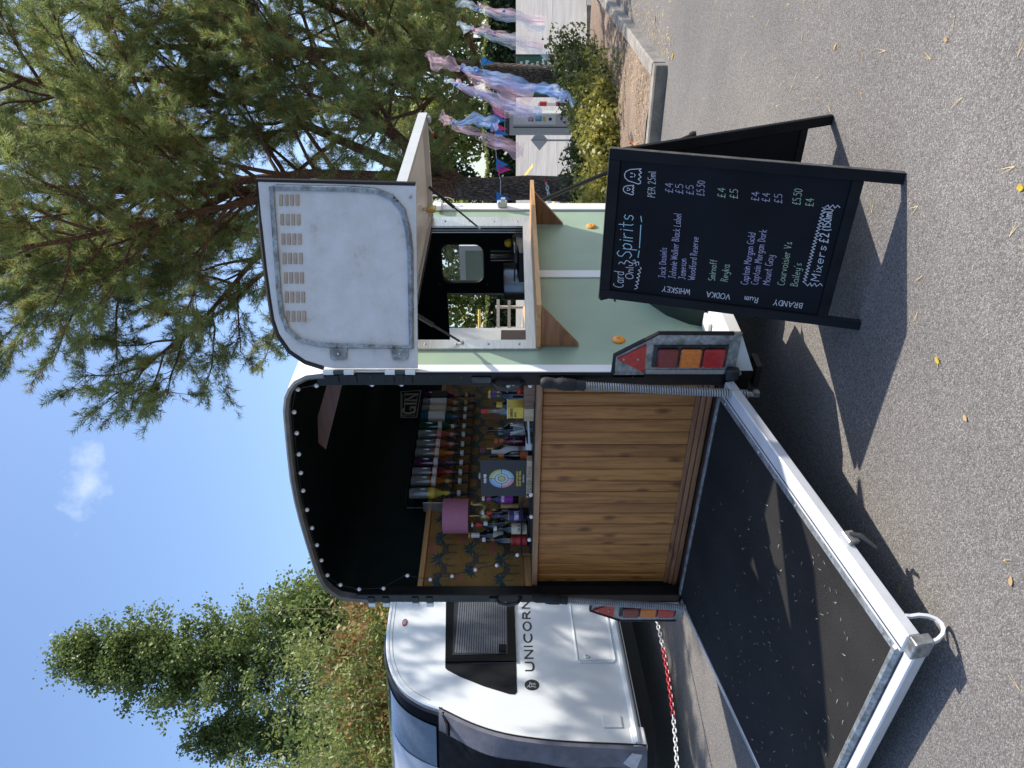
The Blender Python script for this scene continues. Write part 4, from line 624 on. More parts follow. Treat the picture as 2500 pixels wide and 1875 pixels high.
bottle('slim bottle with a red cap behind the yellow box',1.10,.52,1.3725,.28,.03,CLG,[(.2,.5,'black')],.045,'red')
bottle('black bottle with a pale yellow neck band behind the wooden tray',1.235,.41,1.3725,.235,.04,DKG,[(.1,.75,'black'),(.74,.92,'yellow')],.014,'black',txt=[('NO',.4,.03,.03,INKW)])
bottle('round black bottle with a purple neck and a white diamond label, rightmost on the counter',1.31,.41,1.3725,.262,.052,DKG,[(.84,.98,'purple')],.012,'gold',neck=.4)
t=thing('menu_card','black tonic menu card with a coloured flavour wheel in a pale wooden stand','menu card',(.80,.21,1.38))
f=lambda a,b,h: Vector((.845+a,.207-h,1.414+b))
mk('wooden_base',MB().bbox((.698,.195,1.3805),(.992,.245,1.413),.003),PALEW,t); cdm=mk('card',MB().box((.703,.207,1.4135),(.987,.211,1.682)),M('navy_card',(.012,.016,.025),.5),t)
def sector(r0,r1,a0,a1,mat,h=.001,k=10):
    P=arc(0,.145,r1,r1,a0,a1,k)+arc(0,.145,r0,r0,a1,a0,k) if r0>0 else arc(0,.145,r1,r1,a0,a1,24); mb=MB(); mb.add([f(a,b,h) for a,b in P],[tuple(range(len(P)))]); mk('wheel_sector',mb,mat,cdm)
wc={k:M('wheel_'+k,c,.5,var=.05) for k,c in dict(blue=(.18,.36,.62),sky=(.30,.45,.60),lime=(.38,.45,.16),green=(.45,.55,.38),rose=(.55,.25,.28),blush=(.55,.42,.46),aqua=(.25,.45,.55),mist=(.36,.52,.58),pale=(.48,.54,.70)).items()}
for a0,o_,i_ in ((92,'blue','sky'),(2,'lime','green'),(182,'rose','blush'),(272,'aqua','mist')): sector(.060,.073,a0,a0+86,wc[o_]); sector(.040,.0595,a0,a0+86,wc[i_])
sector(.024,.0365,0,180,wc['pale']); sector(.024,.0365,180,360,wc['pale']); sector(0,.020,0,360,wc['lime'])
write('print','FEVER-TREE',-.035,.236,.07,.012,f,INKW,cdm,.003); write('print','DISCOVER YOUR PERFECT',-.06,.048,.12,.010,f,LB['yellow'],cdm,.0022); write('print','GIN AND TONIC PAIRING',-.06,.032,.12,.010,f,LB['yellow'],cdm,.0022); write('print','FEVER-TREE.COM',-.03,.014,.06,.006,f,INKW,cdm,.0014)
write('print','FEVER-TREE',-.10,-.026,.20,.018,lambda a,b,h:Vector((.845+a,.195-h,1.414+b)),M('burnt_print',(.16,.10,.06),.7),t,.0032)
t=thing('card_reader','white card reader on a hinged stand between the bottles and the yellow box','card reader',(1.13,.26,1.38))
mk('stand_block',MB().bbox((1.045,.225,1.3815),(1.095,.30,1.42),.006),LB['white'],t); mk('reader_body',MB().bbox((0,0,0),(.18,.075,.012),.004,Matrix.Translation((1.085,.225,1.392))@Matrix.Rotation(-.05,4,'Y')),LB['white'],t); mk('screen',MB().box((0,0,0),(.15,.07,.004),Matrix.Translation((1.095,.228,1.408))@Matrix.Rotation(-.14,4,'Y')),CBLK,t)
t=thing('straw_jar','clear glass jar holding white straws beside the large wine bottle','jar',(1.125,.325,1.3725)); mk('glass_jar',MB().lathe([(.036,0),(.038,.01),(.038,.115),(.036,.12)],(1.125,.325,1.3725),14),M('thin_glass',(.5,.55,.56),.05,alpha=.25),t,smooth=True)
for i in range(6): a=i*1.05; mk('straw',MB().tube([(1.125+.015*math.cos(a),.325+.015*math.sin(a),1.376),(1.125+.034*math.cos(a+2.6),.325+.034*math.sin(a+2.6),1.508)],.0035,6),LB['white'] if i%3 else LB['black'],t)
t=thing('pale_wood_block','pale square-ended wooden block on the counter under the yellow box','wood block',(1.34,.22,1.3735)); mk('block',MB().bbox((1.297,.18,1.3735),(1.384,.29,1.433),.002),PALEW,t)
t=thing('walnut_tray','dark walnut raised tray at the right end of the counter','tray',(1.5,.3,1.3735)); mk('tray_front',MB().bbox((1.3845,.182,1.3735),(1.70,.20,1.436),.003),WALN,t); mk('tray_top',MB().box((1.3845,.2005,1.42),(1.70,.40,1.434)),WALN,t); mk('tray_leg',MB().box((1.39,.38,1.3735),(1.42,.399,1.4195)),WALN,t); mk('tray_leg',MB().box((1.66,.38,1.3735),(1.69,.399,1.4195)),WALN,t)
t=thing('yellow_box','bright yellow carton with black print on the pale wooden block','box',(1.34,.24,1.4335)); mk('carton',MB().bbox((1.305,.195,1.4335),(1.382,.27,1.521),.003),LB['yellow'],t); mk('lid_edge',MB().box((1.304,.194,1.5212),(1.383,.271,1.526)),LB['white'],t); write('print','EXPRESS',1.315,1.495,.06,.012,lambda a,b,h:Vector((a,.195-h,b)),INKB,t,.003); write('print','BOX',1.318,1.475,.03,.01,lambda a,b,h:Vector((a,.195-h,b)),INKB,t,.0025)
t=thing('snack_packet','crumpled red snack packet on the walnut tray','packet',(1.46,.27,1.4345)); mk('packet_body',MB().ball((1.46,.27,1.4555),.03,10,6,(1.5,1,.7)),LB['red'],t,smooth=True); mk('packet_crimp',MB().bbox((1.50,.25,1.452),(1.53,.29,1.458),.001),LB['white'],t)
t=thing('diamond_sign','small white diamond-shaped label hanging in front of the round black bottle','sign',(1.46,.36,1.4345)); mk('diamond',MB().prism([(1.40,.33,1.475),(1.45,.33,1.435),(1.50,.33,1.475),(1.45,.33,1.515)],(0,.003,0)),LB['white'],t); write('print','GIN',1.428,1.468,.045,.014,lambda a,b,h:Vector((a,.33-h,b)),INKB,t,.003)
t=thing('round_coaster','round brown board leaning behind the straw jar','board',(1.12,.40,1.3725)); mk('disc',MB().lathe([(.05,0),(.05,.008)],(1.14,.40,1.4235),20,(.3,-1,.25)),WALN,t); mk('rim_band',MB().lathe([(.052,.0025),(.052,.0055)],(1.14,.40,1.4235),20,(.3,-1,.25)),PALEW,t)
# lamp on a gold elephant
t=thing('elephant_lamp','pink drum-shade lamp on a gold elephant with raised trunk, against the wallpaper','lamp',(.20,.52,1.3715)); GOLD=M('brass_gold',(.42,.31,.14),.35,.8,.2)
mk('lamp_shade',MB().lathe([(.116,0),(.117,.003),(.117,.168),(.114,.17)],(.20,.53,1.787),28),M('dusty_pink_fabric',(.42,.17,.26),.8,var=.05,sc=60,bump=.2,bsc=300),t,smooth=True); mk('stem',MB().tube([(.20,.53,1.71),(.20,.53,1.80)],.006,8),GOLD,t)
EX,EY,EZ=.22,.52,1.3715
mk('elephant',MB().ball((EX,EY,EZ+.24),.055,12,8,(1.0,.85,1.25)).ball((EX+.05,EY-.02,EZ+.315),.042,10,7,(1,.9,.9)).tube([(EX+.075,EY-.02,EZ+.31),(EX+.11,EY-.02,EZ+.30),(EX+.125,EY-.02,EZ+.33),(EX+.115,EY-.02,EZ+.37),(EX+.13,EY-.02,EZ+.395),(EX+.15,EY-.02,EZ+.385)],[.020,.016,.013,.010,.009,.006],8).tube([(EX-.03,EY-.02,EZ+.20),(EX-.035,EY-.03,EZ)],[.028,.022],8).tube([(EX-.03,EY+.03,EZ+.20),(EX-.03,EY+.035,EZ)],[.028,.022],8).tube([(EX+.03,EY-.02,EZ+.20),(EX+.04,EY-.03,EZ)],[.028,.022],8).tube([(EX+.03,EY+.03,EZ+.20),(EX+.035,EY+.035,EZ)],[.028,.022],8).ball((EX+.035,EY-.062,EZ+.30),.035,8,6,(.8,.25,1.1)),GOLD,t,smooth=True)
t=thing('glass_spool','little clear glass holder with white ends beside the menu card','holder',(.55,.62,1.3715)); mk('tube',MB().lathe([(.016,0),(.016,.20),(.012,.20)],(.50,.60,1.505),12),CLG,t); mk('foot',MB().lathe([(.03,0),(.03,.13),(.02,.135)],(.50,.60,1.3715),12),CLG,t); mk('white_end',MB().lathe([(.021,0),(.021,.008)],(.50,.60,1.7055),12),LB['white'],t); mk('white_end',MB().lathe([(.021,0),(.021,.008)],(.50,.60,1.64),12),LB['white'],t)
# optics along the left wall
RK=thing('optic_rack','black rail on the wall carrying the row of upside-down spirit bottles','rack',(.06,1.4,1.81))
mk('top_bar',MB().bbox((.05,.74,1.918),(.085,2.05,1.934),.003),PLAST,RK); mk('bottom_bar',MB().bbox((.05,.74,1.806),(.075,2.05,1.818),.003),PLAST,RK); mk('back_rod',MB().tube([(.045,.76,1.81),(.045,.76,2.24),(.06,.80,2.255),(.06,2.0,2.255)],.005,6),STEELD,RK); mk('end_plate',MB().bbox((.03,.735,1.80),(.12,.739,2.12),.001),BOLT,RK)
op=[('lemon','yellow','clear bottle of lemon gin with a yellow label'),('amber','white','bottle of amber gin with a white label'),('red','white','bottle of dark red gin with a white label'),('purple','white','frosted bottle of purple gin with a white label'),('orange','white','bottle of orange gin with a white label'),('pink','white','bottle of rose gin with a white label'),('pink','pink','bottle of pale pink gin with a pink neck band'),('green','white','dark green gin bottle with a white label'),('blue','white','large square pale blue gin bottle with a tall white label'),('clear','cream','clear bottle with a cream crest label'),('amber','white','whisky bottle with a square white label'),('purple','black','dark bottle with black label')]
oy=[.83,.953,1.047,1.151,1.259,1.362,1.476,1.576,1.697,1.793,1.881,1.982]; ordn=['first','second','third','fourth','fifth','sixth','seventh','eighth','ninth','tenth','eleventh','last']
for i,(y,(lq,lc,ds)) in enumerate(zip(oy,op)):
    t=thing('upside_down_bottle',f'upside-down {ds}, {ordn[i]} from the lamp','bottle',(.12,y,1.81),0,'upside-down spirit bottles on the rack'); r=.040 if i!=8 else .048; zt=2.222
    mk('glass',MB().lathe([(.013,1.935),(.014,1.985),(r*.8,2.03),(r,2.05),(r,2.09)],(.12,y,0),12),LIQ[lq],t,smooth=True); mk('upper_glass',MB().lathe([(r,2.0905),(r,zt-.008),(r*.9,zt)],(.12,y,0),12),CLG if lq not in('blue','green','purple') else LIQ[lq],t,smooth=True)
    lz=(2.045,2.075) if i<8 else (2.03,2.16); mk('label',MB().lathe([(r*1.02,lz[0]),(r*1.02,lz[1])],(.12,y,0),12),LB[lc],t,smooth=True); mk('neck_band',MB().lathe([(.0165,1.95),(.0165,1.975)],(.12,y,0),10),LB[('yellow','gold','red','purple','orange','pink','pink','white','blue','gold','gold','red')[i]],t)
    mk('optic',MB().lathe([(.008,1.80),(.012,1.812),(.012,1.845),(.020,1.85),(.022,1.895),(.014,1.90),(.014,1.935)],(.12,y,0),10),PLAST,t,smooth=True); mk('optic_collar',MB().lathe([(.0175,1.858),(.0225,1.862),(.0225,1.885)],(.12,y,0),10),LB['white'] if i<10 else LB['gold'],t)
# GIN wire sign over the rack
t=thing('gin_sign','grey wire sign spelling GIN above the right end of the bottle row','sign',(.1,1.88,2.258)); WR=M('grey_wire',(.30,.29,.26),.6); f=lambda a,b:(.10,1.715+a,2.262+b)
mk('wire_frame',MB().tube([f(0,0),f(0,.125),f(.345,.165),f(.36,0)],.004,5,closed=True).tube([f(.02,.02),f(.02,.12),f(.30,.15),f(.32,.02)],.003,5,closed=True).tube([f(0,.10),f(.35,.13)],.0025,4),WR,t)
for ch,a0,wd in (('G',.05,.08),('I',.178,.0),('N',.222,.085)):
    gw=max(p[0] for q in GL[ch] for p in q); gm=min(p[0] for q in GL[ch] for p in q); mb=MB()
    for q in GL[ch]: mb.tube([f(a0+(a-gm)/max(.05,gw-gm)*wd,.02+b*.10) for a,b in q],.009,6)
    mk('letter',mb,WR,t)
# festoon lights
t=thing('string_lights','string of white globe bulbs round the rear opening of the trailer','string lights',(.875,.03,2.65))
BU=[(1.654,2.488),(1.63,2.586),(1.483,2.63),(1.341,2.64),(1.192,2.653),(1.056,2.664),(.92,2.673),(.769,2.675),(.619,2.669),(.473,2.662),(.337,2.655),(.201,2.638),(.109,2.569),(.066,2.457),(.075,2.303),(.143,2.153),(.106,2.012),(.138,1.874),(.198,1.726),(.239,1.593),(.334,1.466),(.469,1.394),(.665,1.385),(.844,1.39)]
BR_=[(1.654,2.488),(1.660,2.206),(1.662,2.057),(1.66,1.80),(1.652,1.517),(1.642,1.477),(1.654,1.407)]
GLB=M('white_globe',(.82,.82,.84),.2,var=.03,coat=.3)
def yb(i): return .03 if i<15 else .075
mk('cable',MB().tube([(x,yb(i),z+.012) for i,(x,z) in enumerate(BU)],.0022,4),PLAST,t); mk('cable',MB().tube([(x,.03,z+.012) for x,z in BR_],.0022,4),PLAST,t)
gm=mesh('bulb',MB().ball((0,0,0),.0125,10,7),True); gm.materials.append(GLB); hm=mesh('bulb_holder',MB().lathe([(.006,.010),(.0065,.022),(.003,.024)],(0,0,0),8)); hm.materials.append(PLAST)
for i,(x,z) in list(enumerate(BU))+[(0,p) for p in BR_[1:3]+BR_[4:]]:
    q=mk('bulb',gm,None,t); q.matrix_parent_inverse=Matrix.Identity(4); q.location=Vector((x,yb(i)-.002,z))-t.location; WM[q.name]=Matrix.Identity(4)
    hh=mk('bulb_holder',hm,None,q); hh.matrix_parent_inverse=Matrix.Identity(4)
# things seen through the hatch
t=thing('steel_ice_bucket','dark brushed steel drum seen through the side hatch','bucket',(1.42,1.62,1.30)); mk('drum',MB().lathe([(.13,0),(.13,.245),(.125,.255),(.12,.255),(.12,.22)],(1.36,1.66,1.3005),28),M('dark_brushed_steel',(.16,.165,.17),.28,.9,.1),t,smooth=True)
t=thing('lemon_basket','black wire basket heaped with lemons behind the hatch','basket',(1.585,1.82,1.30)); LEM=M('lemon_skin',(.62,.40,.02),.5,var=.1,sc=40,bump=.1)
mk('wire_basket',MB().tube([(1.53,1.74,1.50),(1.65,1.74,1.50),(1.65,1.760,1.50),(1.53,1.760,1.50)],.004,5,closed=True).tube([(1.53,1.74,1.45),(1.65,1.74,1.45),(1.65,1.760,1.45),(1.53,1.760,1.45)],.003,5,closed=True).tube([(1.53,1.74,1.302),(1.65,1.74,1.302),(1.65,1.760,1.302),(1.53,1.760,1.302)],.004,5,closed=True),PLAST,t)
for a in range(5): mk('wire',MB().tube([(1.53+.03*a,1.74,1.303),(1.53+.03*a,1.74,1.50)],.003,4).tube([(1.53,1.74+.04*a,1.303),(1.53,1.74+.04*a,1.50)],.003,4),PLAST,t)
for i,(x,y,z) in enumerate([(1.565,1.780,1.34),(1.615,1.780,1.34),(1.565,1.850,1.34),(1.615,1.860,1.34),(1.57,1.775,1.40),(1.62,1.790,1.40),(1.575,1.850,1.40),(1.62,1.860,1.40),(1.565,1.780,1.46),(1.612,1.775,1.465),(1.57,1.845,1.46),(1.618,1.840,1.465),(1.585,1.805,1.522)]): mk('lemon',MB().ball((x,y,z),.03,10,7,(1,1.15,1)),LEM,t,smooth=True)
t=thing('garnish_tray','black plastic garnish tray beside the lemons','tray',(1.60,1.62,1.30)); mk('tray_box',MB().add([(1.52,1.40,1.3005),(1.70,1.40,1.3005),(1.70,1.71,1.3005),(1.52,1.71,1.3005),(1.50,1.39,1.45),(1.715,1.39,1.45),(1.715,1.72,1.48),(1.50,1.72,1.48)],[(0,3,2,1),(4,5,6,7),(0,1,5,4),(1,2,6,5),(2,3,7,6),(3,0,4,7)]),PLAST,t); mk('tray_lid',MB().bbox((1.50,1.40,1.475),(1.71,1.56,1.485),.002),PLAST,t)
t=thing('steel_shaker','tall polished steel tumbler standing behind the lemons','tumbler',(1.50,2.0,1.30)); mk('cup',MB().lathe([(.03,0),(.04,.35),(.042,.355),(.036,.355)],(1.40,1.98,1.3005),16),M('polished_steel',(.6,.61,.62),.15,.95),t,smooth=True)
t=thing('padlock','brass padlock hanging from the raised hatch flap','padlock',(1.92,1.52,2.0)); mk('body',MB().bbox((1.945,1.49,1.985),(1.97,1.56,2.045),.004),M('brass',(.5,.36,.12),.35,.8),t); mk('shackle',MB().tube([(1.955,1.51,2.044),(1.955,1.51,2.062),(1.955,1.527,2.07),(1.955,1.544,2.062),(1.955,1.544,2.044)],.004,6),BOLT,t)
# ---------------------------------------------------------------- planting bed, kerbs, car park beyond
KC=Vector((2.075,4.66,0)); kd1=Vector((-.045,.999,0)).normalized(); kd2=Vector((-.998,-.055,0)).normalized()
KB=tag(mk('kerb',MB().box((1.9,4.75,-.05),(1.95,4.80,-.01)),CONC),kind='structure'); WM['kerb']=Matrix.Identity(4)
def kstone(o,d,s0,s1,side):
    n_=Vector((-d.y,d.x,0))*side; t=.13; h=.125+rint(-.004,.004); e=.015; a=o+d*(s0+.004)+n_*rint(-.004,.004); b=o+d*(s1-.004)+n_*rint(-.004,.004); U_=Vector((0,0,1))
    sec=[(0,-.05),(0,h-e),(e,h),(t,h),(t,-.05)]; return MB().add([a+n_*x+U_*z for x,z in sec]+[b+n_*x+U_*z for x,z in sec],[(0,1,2,3,4),(9,8,7,6,5)]+[(i,i+5,(i+1)%5+5,(i+1)%5) for i in range(5)])
for i in range(8): mk('kerb_stone',kstone(KC,kd1,.135+i*.915,.135+(i+1)*.915,1),CONC,KB)
for i in range(9): mk('kerb_stone',kstone(KC,kd2,i*.915,(i+1)*.915,-1),CONC,KB)
mb=MB(); rows=[]
for j in range(15):
    y=4.78+j*.45; rows.append([(x,y-(x-1.9)*-.055*0,max(.10,gz(x,y)+.02)+.03*math.sin(2.1*x+y)+.03*math.sin(1.3*y)*(1 if j>1 else 0)+(0 if x<1.7 else -.02)) for x in [-8,-6,-4.5,-3.5,-2.8,-2.2,-1.6,-1.1,-.6,-.1,.3,.7,1.1,1.5,1.93-(y-4.7)*.045]])
mk('planting_bed_soil',mb.sheet(rows),SOIL,smooth=True,kind='structure')
mk('bed_edging',MB().add([tuple(cs(3.2,13.1,.17)),tuple(cs(6.6,13.4,.19)),tuple(cs(6.6,13.75,.20)),tuple(cs(3.2,13.45,.18)),tuple(cs(3.2,13.1,.0)),tuple(cs(6.6,13.4,.0)),tuple(cs(6.6,13.75,.0)),tuple(cs(3.2,13.45,.0))],[(0,1,2,3),(0,4,5,1),(1,5,6,2),(2,6,7,3),(3,7,4,0)]),CONC,kind='structure')
rows=[[tuple(cs(x,d,0)) for x in (1.5,3,5,7,10,14,20,28)] for d in (14.0,15,17,20,24,28,32,35.5,40)]; rows=[[(x,y,gz(x,y)+.006) for x,y,z in r] for r in rows]; mk('car_park',MB().sheet(rows),M('pale_sunlit_asphalt',(.22,.21,.20),.9,var=.2,sc=1.2),smooth=True,kind='structure')  # pale far road, its sunlit brightness put into the asphalt colour
# painted bay lines in the far car park
LINE=M('worn_road_paint',(.42,.42,.40),.7,var=.25,sc=20); YEL=M('yellow_road_paint',(.62,.45,.08),.7,var=.2,sc=20)
def gline(x0,d0,x1,d1,w,mat,n=14):
    a=cs(x0,d0,0); b=cs(x1,d1,0); t=(b-a).normalized(); q=Vector((-t.y,t.x,0))*w/2; L1=[];L2=[]
    for i in range(n+1):
        p=a.lerp(b,i/n); L1.append((p.x+q.x,p.y+q.y,gz(p.x+q.x,p.y+q.y)+.012)); L2.append((p.x-q.x,p.y-q.y,gz(p.x-q.x,p.y-q.y)+.012))
    return mk('bay_line',MB().sheet([L1,L2]),mat,kind='structure')
for i,(a,b,c,d) in enumerate(((3.9,18.5,12,20.5),(5,27,18,29),(3.0,14.8,5.4,23))): gline(a,b,c,d,.07,LINE)
gline(4.6,19,4.9,24,.12,YEL); gline(7.4,26,8.3,31,.12,YEL)
# sandy bank and post-and-rail fence far behind (seen through the trailer's front doorway)
rows=[[tuple(cs(x,d,0)) for x in (-3,-1,0,1,2,3)] for d in (26.5,28,30,32)]; rows=[[(x,y,gz(x,y)+.02+.06*math.sin(3*x+y)) for x,y,z in r] for r in rows]; mk('sandy_bank',MB().sheet(rows),M('sandy_soil',(.45,.33,.18),.9,var=.3,sc=3),smooth=True,kind='structure')
FN=thing('rail_fence','pale wooden post-and-rail fence far behind the trailer, seen through the hatch','fence',tuple(cs(1,31,1.0)))
for i in range(6): p=cs(-1.2+i*.86,31,0); z=gz(p.x,p.y); mk('post',MB().bbox((p.x-.05,p.y-.05,z-.1),(p.x+.05,p.y+.05,z+1.12),.01),RAILW,FN)
for zz in (.58,1.02): a=cs(-1.4,30.93,0); b=cs(3.4,30.93,0); za=gz(a.x,a.y)+zz; mk('rail',MB().tube([(a.x,a.y,za),(b.x,b.y,gz(b.x,b.y)+zz)],.075,4),RAILW,FN)
HB=thing('height_barrier','yellow height barrier bar on white legs beyond the fence','barrier',tuple(cs(1.6,33,1.1))); a=cs(.9,33,0); b=cs(3.2,33,0); z=gz(a.x,a.y); mk('bar',MB().tube([(a.x,a.y,z+1.75),(b.x,b.y,z+1.75)],.06,6),MATS['yellow_road_paint'],HB)
for q in (.95,1.9): c=cs(q,33.1,0); c2=cs(q+.35,33.3,0); mk('leg',MB().tube([(c.x,c.y,z+1.72),(c2.x,c2.y,z)],.03,5),WHITE,HB)
# car park charger pillar
pc=cs(4.99,14.7,0); z=gz(pc.x,pc.y); CP=thing('charger_pillar','grey-white car park charging pillar standing behind the shrubs','charger',(pc.x,pc.y,z),YAW-.5)
PG=M('light_grey_casing',(.50,.51,.50),.4,var=.05); m_=WM[CP.name]; lx=lambda mb: mb.xf(lambda v:m_@v)
mk('casing',lx(MB().bbox((-.20,-.17,0),(.20,.17,1.38),.02)),PG,CP); mk('dark_cap',lx(MB().bbox((-.215,-.185,1.381),(.215,.185,1.47),.02)),M('charcoal_cap',(.05,.052,.055),.5),CP); mk('door_gap',lx(MB().box((-.06,-.1745,.05),(-.04,-.1705,1.3))),PLAST,CP); mk('front_plate',lx(MB().bbox((.0,-.182,.5),(.19,-.171,1.30),.003)),WHITE,CP)
mk('screen',lx(MB().bbox((.06,-.187,.92),(.14,-.1825,1.02),.003)),CBLK,CP); mk('blue_label',lx(MB().box((.06,-.185,.76),(.15,-.1825,.88))),M('blue_label',(.10,.30,.42),.5),CP); mk('yellow_label',lx(MB().box((.06,-.185,.69),(.14,-.1825,.74))),LB['yellow'],CP); mk('socket',lx(MB().lathe([(.03,0),(.03,.008)],(.1,-.183,.6),14,(0,-1,0))),PLAST,CP)
sg=cs(6.65,16.6,0); z=gz(sg.x,sg.y); SG=thing('green_sign','dark green notice board with white text behind the second pine trunk','sign',(sg.x,sg.y,z),YAW); m_=WM[SG.name]
mk('board',lx(MB().box((-.42,-.01,.32),(.42,.01,1.12))),M('sign_green',(.012,.085,.045),.4,var=.06),SG); mk('frame',lx(MB().box((-.46,-.015,.0),(-.422,.015,1.2)).box((.422,-.015,.0),(.46,.015,1.2)).box((-.42,-.015,1.122),(.42,.015,1.16))),PLAST,SG)
for i,s in enumerate(('forwa','coming','t 1 m','return','this time.','s for you.')): write('print',s,.08 if i<4 else .04,1.0-i*.118,(.24,.26,.2,.24,.36,.36)[i],.07,lambda a,b,h:m_@Vector((a-.02,-.0115-h,b)),INKW,SG,.016)
w3=cs(5.9,15.2,0); TS=thing('white_diamond_sign','small pale diamond-shaped notice beside the charging pillar','sign',tuple(cs(5.55,15.6,gz(*cs(5.55,15.6,0).xy)))); 
p=cs(4.72,14.9,0); z=gz(p.x,p.y); mk('post',MB().tube([(p.x,p.y,z),(p.x,p.y,z+.9)],.02,6),PG,TS); mk('plate',MB().prism([tuple(p+RT*a+Vector((0,0,z+.78+b))) for a,b in ((-.2,0),(0,-.17),(.2,0),(0,.17))],tuple(FW*-.01)),WHITE,TS)
rb=cs(5.5,15.1,0); z=gz(rb.x,rb.y); t=thing('red_white_post','short red and white marker post between the pillar and the pine','post',(rb.x,rb.y,z)); mk('pole',MB().tube([(rb.x,rb.y,z),(rb.x,rb.y,z+.8)],.045,8),WHITE,t); mk('red_band',MB().tube([(rb.x,rb.y,z+.62),(rb.x,rb.y,z+.76)],.047,8),LB['red'],t); mk('red_band',MB().tube([(rb.x,rb.y,z+.3),(rb.x,rb.y,z+.44)],.047,8),LB['red'],t)
# ---------------------------------------------------------------- chains
def chain(lab,P,cols,pitch=.036,wire=.0042):
    t=thing('plastic_chain',lab,'chain',tuple(P[0])); me={}
    for nm,c in (('red',(.55,.03,.05)),('white',(.72,.72,.70))):
        mb=MB().tube([((pitch*.42)*math.cos(a)+(pitch*.25 if math.cos(a)>0 else -pitch*.25),pitch*.36*math.sin(a),0) for a in [i*math.pi/6+.26 for i in range(12)]],wire,5,closed=True); q=mesh('link',mb,True); q.materials.append(M('chain_'+nm,c,.35,var=.06)); me[nm]=q
    s=0; segs=[]; Q=[Vector(p) for p in P]; tot=sum((b-a).length for a,b in zip(Q[:-1],Q[1:])); n_=int(tot/pitch); i=0
    for k in range(n_):
        d=k*pitch; acc=0
        for a,b in zip(Q[:-1],Q[1:]):
            l_=(b-a).length
            if acc+l_>=d: p=a.lerp(b,(d-acc)/l_); tt=(b-a).normalized(); break
            acc+=l_
        o=mk('link',me[cols(d/tot,k)],None,t); o.matrix_parent_inverse=Matrix.Identity(4)
        R=tt.to_track_quat('X','Z').to_matrix().to_4x4()@Matrix.Rotation(math.pi/2*(k%2)+.5,4,'X'); mm=Matrix.Translation(p-t.location)@R; o.matrix_basis=mm
cp=[]
for i in range(15): u=i/14; y=1.9-3.0*u; cp.append((-1.65,y,.226+.33*((y-.70)/2.2)**2))
chain('red and white plastic chain hanging low between the trailer and the caravan',cp,lambda u,k:'red' if .36<u<.57 else 'white')
p=cs(3.25,12.0,0); chain('red and white chain looped round the trunk of the nearer pine',[tuple(cs(3.08+.20*math.cos(a)*1.05,12.45-.22*math.sin(a),.98-.02*i)) for i,a in enumerate([0,.5,1.0,1.57,2.1,2.6,3.1])]+[tuple(cs(2.6,12.4,.6)),tuple(cs(2.0,12.2,.42))],lambda u,k:'red' if k%14<4 else 'white',.06,.008)
# black prop pole against the front of the trailer
t=thing('prop_pole','black pole leaning from the front corner of the trailer down behind the chalkboard','pole',(1.8,3.1,0)); mk('pole_shaft',MB().tube([(1.77,2.09,1.30),(1.82,2.5,.80),(1.90,3.15,.02)],.017,8),M('satin_black',(.012,.012,.013),.35),t); mk('pole_foot',MB().lathe([(.03,0),(.028,.03),(.018,.05)],(1.90,3.15,.0),10),RUB,t)
t=thing('orange_hose','thin orange cable trailing across the soil bed','cable',(1.2,5.6,.12)); P=[(.2,6.9,.16),(.55,6.5,.15),(.75,6.2,.14),(.9,5.8,.14),(1.05,5.5,.15),(1.1,5.2,.13)]; mk('cable_run',MB().tube(P,.011,6),M('orange_plastic',(.50,.16,.05),.5),t,smooth=True)
# ---------------------------------------------------------------- fallen leaves and needles
LFY=M('yellow_leaf',(.62,.45,.04),.6,var=.2,sc=40,transl=.3); LFB=M('brown_leaf',(.42,.29,.15),.7,var=.3,sc=40,transl=.2)
def leafm(mat):
    P=[(-.5,0),(-.25,.24),(.1,.28),(.4,.1),(.55,0),(.4,-.1),(.1,-.28),(-.25,-.24)]; mb=MB(); mb.add([(a,b,.10*abs(b)*2+.08*a*a) for a,b in P]+[(0,0,0)],[(i,(i+1)%8,8) for i in range(8)]); q=mesh('leaf_blade',mb,True); q.materials.append(mat); return q
LY,LBm=leafm(LFY),leafm(LFB); stem=mesh('leaf_stalk',MB().tube([(-.5,0,.02),(-.85,.05,.03)],.02,4)); stem.materials.append(LFB)
LV=[((3.354,-.27),LBm,.03,'curled tan leaf on open asphalt, right of the rear leg of the chalkboard'),((2.43,-.88),LY,.036,'bright yellow leaf on the asphalt in front of the chalkboard shadow'),((2.37,-1.13),LBm,.03,'pale curled leaf on open asphalt between chalkboard and ramp'),((2.12,-1.6),LBm,.032,'small orange-brown leaf nearest the camera by the ramp end'),((1.57,-1.19),LBm,.035,'brown leaf in the ramp shadow next to the ramp edge'),((3.09,-.945),LY,.038,'yellow leaf at the very bottom edge of the view'),((1.75,2.25),LBm,.05,'brown leaf on the ground behind the chalkboard'),((3.12,.68),LBm,.04,'tan leaf on sunlit asphalt right of the chalkboard'),((2.2,4.45),LY,.07,'yellow leaf lying against the foot of the kerb corner'),((2.3,5.6),LBm,.07,'dry leaf at the foot of the long kerb')]
for i,((x,y),q,s,lab) in enumerate(LV):
    t=thing('fallen_leaf',lab,'leaf',(x,y,.004),rint(0,6.28),'fallen leaves on the asphalt')
    for me_ in (q,stem): o=mk('leaf_blade' if me_ is q else 'leaf_stalk',me_,None,t); o.matrix_parent_inverse=Matrix.Identity(4); o.scale=(s,s,s); o.rotation_euler=(rint(-.2,.2),rint(-.1,.1),0)
